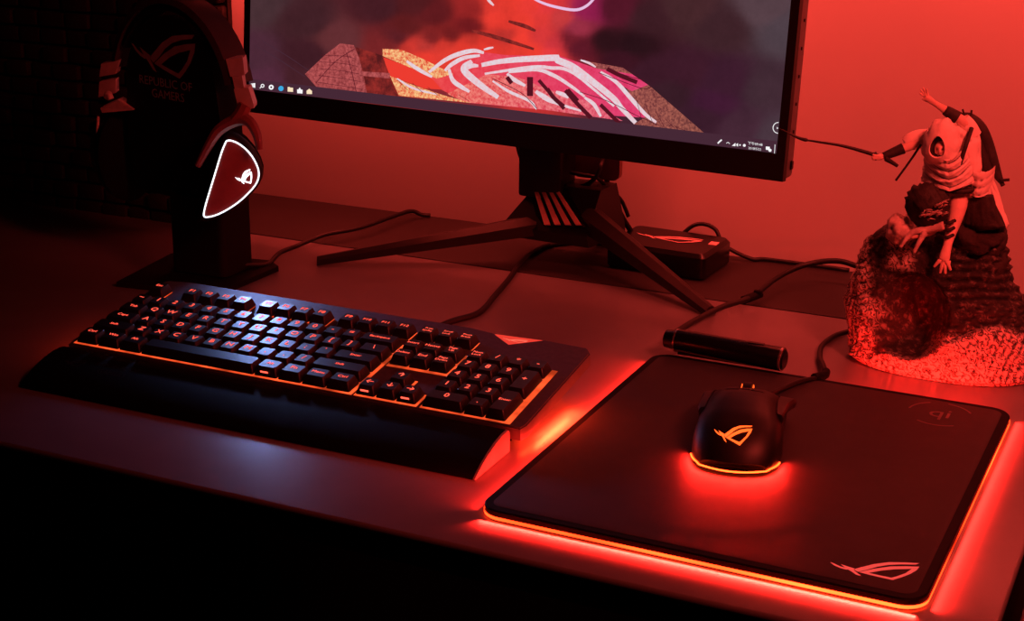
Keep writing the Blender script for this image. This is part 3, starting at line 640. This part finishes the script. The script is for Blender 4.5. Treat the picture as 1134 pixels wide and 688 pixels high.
arm_seg([pq(257, 85, 268, 84, 250), pq(260, 99, 270, 97, 249)], 0, 16, 'slider_rail', ra)
arm_seg([pq(259, 99, 275, 97, 248), pq(262, 112, 281, 116, 246), pq(264, 121, 281, 120, 245)], 0, 20, 'hinge', ra)
la = arm_seg([pq(112, 71, 132, 67, 285), pq(110, 85, 128, 82, 286)], 0, 20, 'slider_arm', hd)
arm_seg([pq(110, 91, 128, 88, 286), pq(109, 108, 128, 103, 287)], 0, 16, 'slider_rail', la)
arm_seg([pq(111, 120, 131, 111, 280), pq(113, 125, 148, 122, 278)], 0, 22, 'hinge', la)
bm = B(); tube(bm, [aty(118, 108, 280), aty(120, 104, 279), aty(123, 110, 279)], 3.5); new('hinge_pin', bm, M_arm, la, True)
# right cup: D-shaped plate on a cushion, facing right of the viewer
CN = V((.62, -.78, .06)).normalized(); cu_ = V((-CN.y, CN.x, 0)).normalized()
if cu_.x < 0: cu_ = -cu_
cv = CN.cross(cu_)
if cv.z < 0: cv = -cv
CP = aty(252, 198, 236)
def on_cup(px, py, dz=0):
    d = ray(px, py); t = (CP-CAM).dot(CN)/d.dot(CN); return CAM+d*t+CN*dz
dpx = [(250.5, 156.5), (253, 155.5), (257, 156), (264, 159), (272, 165), (279, 173), (284, 182), (286.5, 190), (286, 198), (282, 206), (274, 215), (264, 224), (252, 232), (240, 238), (230, 240.5), (226.5, 240), (225.6, 237), (228, 226), (234, 206), (241, 183), (246, 167)]
D2 = []
for p in dpx:
    w = on_cup(*p)-CP; D2.append((w.dot(cu_), w.dot(cv)))
cx_ = sum(p[0] for p in D2)/len(D2); cy_ = sum(p[1] for p in D2)/len(D2)
def dring(k, dz): return [CP+cu_*(cx_+(x-cx_)*k)+cv*(cy_+(y-cy_)*k)+CN*dz for x, y in D2]
bm = B(); loft(bm, [dring(1.16, -44), dring(1.24, -40), dring(1.26, -26), dring(1.16, -22)]); new('ear_cushion', bm, M_cushion, hd, 45)
bm = B(); loft(bm, [dring(1.10, -24), dring(1.2, -20), dring(1.18, -6), dring(1.08, -1.2), dring(1.0, -.6)]); rc = new('ear_cup', bm, M_black, hd, 45)
bm = B(); loft(bm, [dring(.985, -.6), dring(.97, .1), dring(.8, .6)]); new('cup_plate', bm, M_cup, rc, 30)
bm = B(); R = dring(1.0, .3); tube(bm, R+[R[0]], .75, n=8, sm=3); new('light_ring', bm, M_white, rc, True)
bm = B(); eye(bm, lambda x, y: on_cup(270.5+x*19-y*9, 196.5-y*24-x*3.5, 1.1)); new('glowing_logo', bm, M_whitelogo, rc)
# yoke over the right cup
bm = B(); yk = [aty(219, 184, 232), aty(232, 160, 236), aty(244, 143, 240), aty(262, 133, 243), aty(275, 134, 243), aty(284, 148, 242), aty(287.5, 166, 240)]
tube(bm, yk, lambda t: 3.2+3.2*math.sin(PI*t), n=8); new('yoke', bm, M_arm if False else M_cup, hd, 40)
bm = B(); tube(bm, [aty(262, 132, 243), aty(268, 124, 244), aty(272, 116, 246)], 7, n=8); new('yoke_stem', bm, M_cup, hd, 40)
# left cup, seen from its inner side
LN = (-hx*.82-hn*.35).normalized(); LP = hf(-106, 118, -2); lu = V((-LN.y, LN.x, 0)).normalized()
def lring(k, dz): return [LP+lu*(y_*0+x)*k+V((0, 0, 1))*y_*k+LN*dz for x, y_ in [(33*math.cos(2*PI*j/28), 52*math.sin(2*PI*j/28)) for j in range(28)]]
bm = B(); loft(bm, [lring(.8, -26), lring(.98, -22), lring(1.0, -8), lring(.95, -4)]); new('ear_cushion', bm, M_cushion, hd, 45)
bm = B(); loft(bm, [lring(.95, -4), lring(1.0, 0), lring(.96, 12), lring(.7, 15)]); new('ear_cup', bm, M_black, hd, 45)
bm = B(); tube(bm, [aty(109, 128, 284), aty(108, 150, 282), aty(111, 166, 280), aty(116, 181, 279)], 1.6); new('yoke', bm, M_arm, hd, True)

# ------------------------------------------------------------------ figurine on its rock base
fg = thing('figurine', 'painted figurine of a crouching hooded archer with raised arm on a rock mound', 'figurine', (702, 365, 0))
FY = 352
def F(px, py, dy=0): return aty(px, py, FY+dy)
LV_ = [(0, 622, 790, 306, 425), (6, 618, 790, 305, 428), (22, 616, 788, 309, 430), (45, 613, 780, 315, 428), (65, 615, 770, 321, 424), (85, 621, 757, 328, 418), (103, 630, 751, 333, 412), (118, 640, 747, 338, 404), (130, 655, 740, 344, 396), (137, 672, 728, 352, 385), (139, 690, 712, 360, 374)]
NA = 220
def lvl(z):
    for p, q in zip(LV_, LV_[1:]):
        if z <= q[0]:
            k = (z-p[0])/(q[0]-p[0]); return [p[i]+(q[i]-p[i])*k for i in range(1, 5)]
    return LV_[-1][1:]
bm = B(); rings = []; NZ = 130
cave = aty(1006, 352, 322)
kind = {}
for i in range(NZ+1):
    z = .5+138.5*(i/NZ); x0, x1, y0, y1 = lvl(z); rg = []
    for j in range(NA):
        t = 2*PI*j/NA; c, s = math.cos(t), math.sin(t)
        p = V(((x0+x1)/2+(x1-x0)/2*math.copysign(abs(c)**.85, c), (y0+y1)/2+(y1-y0)/2*math.copysign(abs(s)**.85, s), z))
        n = V((c, s, .25)).normalized()
        amp = 1 if 2 < i < NZ-1 else .2
        d = 5*noise.noise(p*.022)+2.6*noise.noise(p*.07)+1.3*noise.noise(p*.19)
        px, py = project(p); front = s < .35
        # deep hollow in the middle of the front
        q = math.hypot((px-1008)/44, (py-350)/48) if front else 9
        d -= 46*max(0, 1-q*q)**.7
        pale = False
        if front:
            # rib pattern of the pale coil on the left, folds along the foot
            if px < 974+(py-300)*.08 and py < 392:
                d += 1.7*abs(math.sin(py*.36+px*.2+2.2*noise.noise(p*.09)))*(1 if px > 952 else .15)+.9*math.sin(px*1.5+py*.25)*(px < 953)+1.2*noise.noise(p*.3)-.8+4*math.exp(-((px-957)/14)**2); pale = px < 965+8*noise.noise(p*.1)
            elif py > 372+10*math.sin(px*.05) and q > 1.0:
                d += 1.0*math.sin(px*.8+py*.3)+1.2*noise.noise(p*.35)+4; pale = True
            elif px > 1036 and py > 335: d += 1.8*noise.noise(V((px*.16, py*.3, 0)))+1.6*abs(noise.noise(p*.28)); pale = py > 372
            elif py < 335 and px > 1040: d += 1.4*math.sin(py*.62+2*noise.noise(p*.05))
            elif 985 < px < 1040 and py < 298: pale = px < 1008
        else: pale = px < 985 or px > 1100
        p2 = p+n*d*amp; p2.z = max(.4, min(p2.z, 150)); rg.append(p2); kind[i, j] = pale
    rings.append(rg)
cl = bm.verts.layers.float_color.new('paint')
R = loft(bm, rings)
for i, r_ in enumerate(R):
    for j, v in enumerate(r_):
        a_ = sum(kind[min(NZ, max(0, i+di)), (j+dj) % NA] for di in (-2, -1, 0, 1, 2) for dj in (-2, 0, 2))/15
        v[cl] = (a_, a_, a_, 1)
def rock_mat():
    m = mat('statue_mound', (42, 32, 31), .85, var=.5, scale=160, bump=1.0, bscale=420); nt = m.node_tree; b = nt.nodes['Principled BSDF']
    at = nt.nodes.new('ShaderNodeAttribute'); at.attribute_name = 'paint'
    src = b.inputs['Base Color'].links[0].from_socket
    mx_ = nt.nodes.new('ShaderNodeMix'); mx_.data_type = 'RGBA'
    tc = nt.nodes.new('ShaderNodeTexCoord'); vo = nt.nodes.new('ShaderNodeTexWave'); vo.bands_direction = 'DIAGONAL'; vo.inputs['Scale'].default_value = 75; vo.inputs['Distortion'].default_value = 14; vo.inputs['Detail'].default_value = 4; vo.inputs['Detail Scale'].default_value = 2.2
    n = nt.nodes.new('ShaderNodeTexNoise'); n.inputs['Scale'].default_value = 150; n.inputs['Detail'].default_value = 6
    nt.links.new(tc.outputs['Object'], vo.inputs['Vector']); nt.links.new(tc.outputs['Object'], n.inputs['Vector'])
    cr = nt.nodes.new('ShaderNodeValToRGB'); cr.color_ramp.elements[0].position = .1; cr.color_ramp.elements[1].position = .45
    cr.color_ramp.elements[0].color = (*lin((84, 66, 62)), 1); cr.color_ramp.elements[1].color = (*lin((214, 196, 190)), 1)
    nt.links.new(vo.outputs['Fac'], cr.inputs['Fac'])
    ad = nt.nodes.new('ShaderNodeMath'); ad.operation = 'MULTIPLY_ADD'; ad.inputs[1].default_value = 1.2; ad.inputs[2].default_value = -.6
    nt.links.new(n.outputs['Fac'], ad.inputs[0])
    a2 = nt.nodes.new('ShaderNodeMath'); a2.operation = 'ADD'; a2.use_clamp = True
    nt.links.new(at.outputs['Fac'], a2.inputs[0]); nt.links.new(ad.outputs[0], a2.inputs[1]); nt.links.new(a2.outputs[0], mx_.inputs['Factor'])
    nt.links.new(src, mx_.inputs['A']); nt.links.new(cr.outputs['Color'], mx_.inputs['B']); nt.links.new(mx_.outputs['Result'], b.inputs['Base Color']); crease_shade(m, .2)
    return m
rock = new('rock_base', bm, rock_mat(), fg, True)
def blob(bm, c, r, amp=.1, fr=.12, sub=4, rot=None):
    vs = bmesh.ops.create_icosphere(bm, subdivisions=sub, radius=1)['verts']
    for v in vs:
        n = v.co.copy(); k = 1+amp*noise.noise(n*2.2+V(c)*.01)+amp*.5*noise.noise(n*6)
        q = V((n.x*r[0], n.y*r[1], n.z*r[2]))*k
        v.co = V(c)+(rot @ q if rot else q)
bm = B(); blob(bm, F(997, 254, -18), (13, 14, 13.5), .18); new('boulder', bm, M_pale, rock, True)
bm = B(); blob(bm, F(1078, 264, 4), (26, 20, 17), .35); blob(bm, F(1104, 270, 14), (9, 14, 17), .3); blob(bm, F(1098, 300, 14), (14, 16, 26), .3); new('boulder', bm, M_rock, rock, True)
# star-like claw print on the pale foot of the base
def skin(name, chains, m, parent, sub=2, smooth=True):
    """chains: lists of (point, radius) sharing points where they meet"""
    me = bpy.data.meshes.new(name); vs = []; es = []; rs = []; idx = {}
    b = BASE[parent.name]
    for ch in chains:
        last = None
        for p, r in ch:
            k = tuple(round(v, 1) for v in p)
            if k not in idx: idx[k] = len(vs); vs.append((V(p)-b)*S); rs.append(r)
            if last is not None and last != idx[k]: es.append((last, idx[k]))
            last = idx[k]
    me.from_pydata(vs, es, []); me.update()
    o = bpy.data.objects.new(name, me); COL.objects.link(o)
    mod = o.modifiers.new('skin', 'SKIN'); mod.use_smooth_shade = smooth
    o.modifiers.new('sub', 'SUBSURF').levels = sub
    sv = me.skin_vertices[0].data
    for i, r in enumerate(rs): sv[i].radius = (r*S, r*S)
    sv[0].use_root = True
    dg = bpy.context.evaluated_depsgraph_get(); dg.update()
    m2 = bpy.data.meshes.new_from_object(o.evaluated_get(dg)); bpy.data.objects.remove(o); bpy.data.meshes.remove(me)
    m2.name = name; m2.materials.clear(); m2.materials.append(m)
    for p in m2.polygons: p.use_smooth = smooth
    o = bpy.data.objects.new(name, m2); COL.objects.link(o); o.parent = parent; BASE[o.name] = b; return o
pel = F(1064, 208, 0); spn = F(1060, 190, -4); chs = F(1050, 168, -8); nck = F(1045, 154, -13); hed = F(1042, 163, -22)
shR = F(1074, 150, 0); elR = F(1070, 136, -8); fa = F(1050, 124, -10); wrR = F(1036, 115, -12); hdR = F(1028, 110, -13)
shL = F(1022, 156, -8); elL = F(1006, 162, -16); wrL = F(977, 174, -26); hdL = F(970, 174, -28)
knF = F(1060, 236, -18); anF = F(1050, 268, -30); hee = F(1047, 283, -36)
knL = F(1016, 226, -28); anL = F(1036, 256, -22); toL = F(1006, 262, -34)
ch = [[(pel, 11), (spn, 12), (chs, 14), (nck, 6), (hed, 6.5)], [(chs, 14), (shR, 6.5), (elR, 4.6), (fa, 4.2), (wrR, 2.5), (hdR, 3)], [(chs, 14), (shL, 6.5), (elL, 4.6), (wrL, 2.8), (hdL, 2.8)],
      [(pel, 11), (knF, 7.4), (anF, 4.2), (hee, 4.0)], [(pel, 11), (knL, 7.5), (anL, 4.2), (toL, 3.0)]]
for tx, ty in ((1018, 103), (1019, 99), (1022, 97), (1026, 98)): ch.append([(hdR, 3), (hdR.lerp(F(tx, ty, -14), .55)+V((0, -1, .5)), 1.0), (F(tx, ty, -16), .8)])
ch.append([(hdR, 3), (F(1021, 110, -15), .9)])
for tx, ty in ((966, 171), (965, 174), (966, 177)): ch.append([(hdL, 2.8), (F(tx, ty, -31), .9)])
for tx, ty in ((1034, 296), (1041, 303), (1047, 304), (1053, 300)): ch.append([(hee, 4), (hee.lerp(F(tx, ty, -38), .6)+V((0, -3, 1)), 1.7), (F(tx, ty, -40), 1.2)])
body = skin('body', ch, M_skin, fg)
# hood with a face opening, and the folds of the cowl
HO = F(1041, 161, -22)
def hood_ring(t):
    a = .44+t*2.45; rr = math.sin(a); c = HO+V((2.5*t, -15*math.cos(a), 4*t))
    out_ = []
    for j in range(40):
        q = 2*PI*j/40; f = 1+.055*math.sin(q*9+t*3.5)*min(1, t*3)+.05*noise.noise(V((math.cos(q)*1.5, math.sin(q)*1.5, t*3)))
        zz = math.sin(q); peak = 1+.22*max(0, zz)**3*(1-t)          # drawn to a point over the brow
        out_.append(c+V((15.5*rr*math.cos(q)*f*(1+.25*max(0, -zz)), 0, 20*rr*zz*f*peak)))
    return out_
R = [hood_ring(k/14) for k in range(15)]
Ri = [[HO+(v-HO)*.86+V((0, 4, 0)) for v in r_] for r_ in (R[3], R[1])]+[[HO+(v-HO)*.92+V((0, .8, 0)) for v in R[0]]]
bm = B(); loft(bm, Ri+R, cap=False); new('hood', bm, M_cloth, body, 60)
bm = B(); loft(bm, [[HO+(v-HO)*.84+V((0, dy_, 0)) for v in R[2]] for dy_ in (1.5, 3)]); new('hood_shade', bm, M_dark, body)  # dark slab painting the shadow inside the hood opening
bm = B(); blob(bm, HO+V((2.0, -6.5, -2.0)), (5.2, 5.5, 7.6), .05)
for v in bm.verts:                                   # brow, nose, mouth and chin
    d = v.co-(HO+V((2.0, -6.5, -2.0)))
    if d.y < 0:
        v.co.y -= 2.3*math.exp(-(d.x/1.1)**2-((d.z+.2)/2.1)**2)+.7*math.exp(-((d.z-2.4)/1.0)**2)
        for ex_ in (-2.1, 2.1): v.co.y += 1.3*math.exp(-((d.x-ex_)/1.1)**2-((d.z-1.1)/.8)**2)
        v.co.y += .8*math.exp(-(d.x/1.9)**2-((d.z+3.4)/.5)**2)
new('face', bm, M_skin, body, True)
bm = B(); blob(bm, HO+V((1.6, -7.5, -7.6)), (4.4, 4.2, 3.6), .25); new('beard', bm, M_dark, body, True)
def sheet(name, m, fn, nu, nv, th=V((0, 2, 0))):
    bm = B(); A = [[fn(i/nu, j/nv) for i in range(nu+1)] for j in range(nv+1)]
    Bk = [[p+th for p in r_] for r_ in A]
    loft(bm, [list(A[j])+list(reversed(Bk[j])) for j in range(nv+1)]); return new(name, bm, m, body, 50)
def cowl(u, v):
    q = u*2-1
    p = F(1049+q*(23+9*v)+3*v, 166+v*40+(1-q*q)*12*(1-.5*v)-6*abs(q), -8-24*(1-q*q)**.7*(1-.25*v))
    k = v*26-3.2*(1-q*q)+1.3*noise.noise(V((u*4, v*5, 2)))
    return p+V((.5*math.sin(k), -2.2*abs(math.sin(k*.5))**.6+1.0*noise.noise(V((u*9, v*6, 0))), -.6*math.sin(k)))
sheet('cowl', M_cloth, cowl, 90, 80)
# robe over the torso
def robe(lv, name, m, fold=1.0):
    bm = B(); R = []; n = len(lv); K = (n-1)*8
    for i in range(K+1):
        t = i/8; a = min(int(t), n-2); f_ = t-a
        px0, px1, py0, py1, dy, dp = [p+(q-p)*f_ for p, q in zip(lv[a], lv[a+1])]
        a0, a1 = F(px0, py0, dy), F(px1, py1, dy); c = (a0+a1)/2; h = (a1-a0)/2; rg = []
        for j in range(96):
            q = 2*PI*j/96; w_ = V((math.cos(q)*2.2, math.sin(q)*2.2, t*.45))
            k = noise.noise(w_*1.3)*2.6+q*5
            f = 1+fold*(.05*math.sin(k+t*1.1)+.05*noise.noise(w_*1.7)+.03*math.sin(q*3+t*4.5+3*noise.noise(w_)))
            rg.append(c+h*math.cos(q)*f+V((0, dp*math.sin(q)*f, 0)))
        R.append(rg)
    loft(bm, R); return new(name, bm, m, body, True)
robe([(1030, 1066, 140, 138, -4, 10), (1019, 1080, 148, 145, -3, 13), (1022, 1084, 158, 156, -4, 16), (1030, 1087, 175, 176, -4, 17), (1036, 1087, 190, 193, -3, 16), (1044, 1086, 204, 207, -1, 15), (1046, 1090, 214, 216, 0, 15)], 'robe', M_cloth)
robe([(1072, 1090, 192, 190, 2, 9), (1070, 1100, 206, 202, 3, 13), (1071, 1107, 222, 220, 5, 16), (1072, 1113, 236, 236, 7, 18), (1074, 1118, 246, 250, 9, 18)], 'robe_tail', M_cloth)
robe([(1071, 1099, 214, 216, -8, 5), (1068, 1106, 228, 236, -6, 8), (1067, 1112, 246, 250, -4, 10), (1070, 1114, 253, 252, 0, 10)], 'robe_lining', M_dark)
def sash(u, v):
    p = F(1078+u*24-3*v, 190+v*26-9*math.sin(u*PI*.9)*0+10*u*(1-u)*2-6*u, -16-4*math.sin(u*PI)+18*u*u)
    k = v*19+2.5*u; return p+V((0, -1.3*abs(math.sin(k*.5))+.8*noise.noise(V((u*6, v*6, 5))), 0))
bm = B(); tube(bm, [F(1040, 204, -14), F(1050, 210, -20), F(1064, 212, -21), F(1078, 210, -16), F(1087, 205, -6)], 2.6, n=10); new('belt', bm, M_dark, body, True)
sheet('sash', M_cloth, sash, 22, 22, V((0, 3, 0)))
bm = B(); tube(bm, [F(1076, 142, -10), F(1070, 160, -22), F(1062, 185, -24), F(1052, 212, -18)], 2.0, n=8); tube(bm, [F(1020, 160, -18), F(1008, 178, -20), F(992, 200, -22)], 1.1, n=6); new('strap', bm, M_dark, body, True)
bm = B(); tube(bm, [fa.lerp(wrR, .25), fa, elR.lerp(fa, .45)], lambda t: 4.2+1.4*t, n=12); new('bracer', bm, M_dark, body, 40); bm = B(); tube(bm, [elL.lerp(wrL, .2), elL.lerp(wrL, .55), elL.lerp(wrL, .95)], lambda t: 5.0-1.4*t, n=12); new('bracer', bm, M_dark, body, 40)
bm = B(); tube(bm, [F(1002, 158, -14), F(1008, 154, -12), F(1016, 152, -9), F(1026, 152, -6)], lambda t: 4.5+3.0*t, n=12); new('sleeve', bm, M_cloth, body, 50); bm = B(); tube(bm, [F(1066, 132, -6), F(1072, 140, -4), F(1076, 150, -2)], lambda t: 6+2.5*t, n=12); new('sleeve', bm, M_cloth, body, 50)
# bow and quiver on the back
bm = B(); tube(bm, [F(1062, 128, 2), F(1074, 131, 4), F(1085, 142, 6), F(1092, 158, 8), F(1098, 176, 8), F(1104, 192, 8), F(1111, 206, 6)], lambda t: 2.0+4.2*math.sin(PI*min(1, t*1.05))**.7, n=10); new('bow', bm, M_dark, body, True)
bm = B(); tube(bm, [F(1078, 152, 2), F(1086, 170, 4), F(1095, 190, 6)], lambda t: 6.5-1.5*t, n=12); tube(bm, [F(1068, 128, 2), F(1066, 121, 2)], 1, n=6); tube(bm, [F(1075, 131, 2), F(1076, 122, 2)], 1, n=6); tube(bm, [F(1108, 200, 4), F(1118, 199, 4)], 1.5, n=6); new('quiver', bm, M_dark, body, True)
# round hairy shield over the bent knee
bm = B(); blob(bm, F(1027, 228, -26), (19, 10, 20.5), .08, rot=M.Rotation(-.35, 3, 'Y'))
for v in bm.verts:
    c = F(1027, 228, -26); d = v.co-c; v.co += d.normalized()*1.3*math.sin(d.x*1.1+d.z*.9)
sh = new('knee_guard', bm, M_dark, body, True)
bm = B()
for k in range(26):
    a = rng.uniform(-2.6, .6); q = rng.uniform(4, 13); c = F(1030, 230, -37)
    p = c+V((q*math.cos(a), 0, q*.9*math.sin(a))); tube(bm, [p, p+V((2.5, -2.5, 2)), p+V((5+rng.uniform(-2, 2), -2, 3+rng.uniform(-2, 2)))], lambda t: .9*(1-t)+.15, n=5, sm=2)
new('hair_tuft', bm, M_pale, sh, True)
bm = B()
for py, dx in ((244, 0), (252, -1), (260, -2)): tube(bm, [F(1044+dx, py+2, -28), F(1051+dx, py+3, -34), F(1058+dx, py, -30)], 1.5, n=6)
new('leg_wrap', bm, M_dark, body, True)
# claw-like root under the foot and curved tail over the rock
bm = B(); tube(bm, [F(1046, 250, -30), F(1028, 254, -30), F(1012, 257, -34), F(1004, 264, -38), F(997, 274, -40)], lambda t: 4.2-2.8*t, n=10); tube(bm, [F(1024, 258, -34), F(1018, 268, -40), F(1012, 280, -42)], lambda t: 3-1.6*t, n=8); new('root', bm, M_pale, rock, True)
# spear pointing to the left, short blade
bm = B(); tube(bm, [F(973, 173, -28), F(950, 166, -32), F(930, 161, -36), F(905, 157, -42), F(885, 153, -46), F(861, 141, -52)], lambda t: 1.5*(1-t)+.45 if t < .72 else 1.7*(1-(t-.72)/.28)+.15, n=8); new('spear', bm, M_leg, body, True)
bm = B(); tube(bm, [F(981, 176, -28), F(988, 180, -30), F(994, 184, -31)], lambda t: 2.4-.8*t, n=8); tube(bm, [F(968, 169, -28), F(971, 177, -28)], 2.2, n=8); new('blade', bm, M_dark, body, True)

# ------------------------------------------------------------------ light
w = bpy.data.worlds.new('world'); scn.world = w; w.use_nodes = True
w.node_tree.nodes['Background'].inputs['Color'].default_value = (1, .08, .07, 1); w.node_tree.nodes['Background'].inputs['Strength'].default_value = .004
def area(name, loc, target, size, power, col=RED, sy=None, spread=180):
    l = bpy.data.lights.new(name, 'AREA'); l.energy = power; l.color = col; l.size = size*S; l.spread = math.radians(spread)
    if sy: l.shape = 'RECTANGLE'; l.size_y = sy*S
    o = bpy.data.objects.new(name, l); COL.objects.link(o); o.location = V(loc)*S
    o.rotation_euler = (V(target)-V(loc)).to_track_quat('-Z', 'Y').to_euler(); return o
area('light_bar_right', (760, 535, 560), (760, 700, 430), 560, 3.9, sy=40)
area('light_bar_left', (60, 535, 420), (60, 700, 280), 640, 4.0, sy=40)
area('room_lamp', (1250, -250, 900), (700, 360, 150), 220, 2.6, spread=75)
# the LEDs inside the mousepad rim, under the mouse and under the keyboard's flanks
PURE = (1, .014, .009)
def led(name, c, d, along, ln, wd, power, col=PURE, spread=180):
    l = bpy.data.lights.new(name, 'AREA'); l.shape = 'RECTANGLE'; l.size = ln*S; l.size_y = wd*S; l.energy = power; l.color = col; l.spread = math.radians(spread)
    o = bpy.data.objects.new(name, l); COL.objects.link(o)
    z_ = -V(d).normalized(); x_ = V(along); x_ = (x_-z_*x_.dot(z_)).normalized(); y_ = z_.cross(x_)
    o.matrix_world = M(((x_.x, y_.x, z_.x, c[0]*S), (x_.y, y_.y, z_.y, c[1]*S), (x_.z, y_.z, z_.z, c[2]*S), (0, 0, 0, 1)))
for n_, p_, d_, ln, pw in (('front', (PW/2, -1.2), (0, -1), 312, 1.5), ('right', (PW+1.2, PH/2), (1, 0), 356, 1.45), ('left', (-1.2, PH/2), (-1, 0), 350, .22), ('back', (PW/2+80, PH+1.2), (0, 1), 140, .16)):
    t_ = pf(d_[0]*100, d_[1]*100)-pf(0, 0)
    led('pad_led_'+n_, pf(*p_, 2.4), t_, V((-t_.y, t_.x, 0)), ln, 2.6, pw, spread=92)
for k in range(-8, 9):
    a_ = k/8; c_ = mp(-.02+.42*max(0, abs(a_)-.55)**1.2, 30*math.sin(a_*PI/2)*1.15, 4.0); d_ = (-mx*math.cos(a_*1.2)+mq*math.sin(a_*1.2))
    led('mouse_led', c_+d_*1.4, d_+V((0, 0, -.25)), mq*math.cos(a_*1.2)+mx*math.sin(a_*1.2), 7, 2, .017)
led('keyboard_led_right', V((442.5, 52, 13)), V((.75, 0, -1)), (0, 1, 0), 92, 3, .26, (1, .033, .009), 125)
led('keyboard_led_left', V((-6, 52, 13)), V((-.9, 0, -1)), (0, 1, 0), 92, 3, .035, (1, .05, .02))
lg = on_cup(270, 197, 8)
area('headset_led', lg, (300, -120, 0), 26, .095, (.30, .44, 1.0), spread=85)
vs = scn.view_settings; vs.view_transform = 'Standard'; vs.look = 'None'; vs.exposure = 0; vs.gamma = 1; vs.use_curve_mapping = False
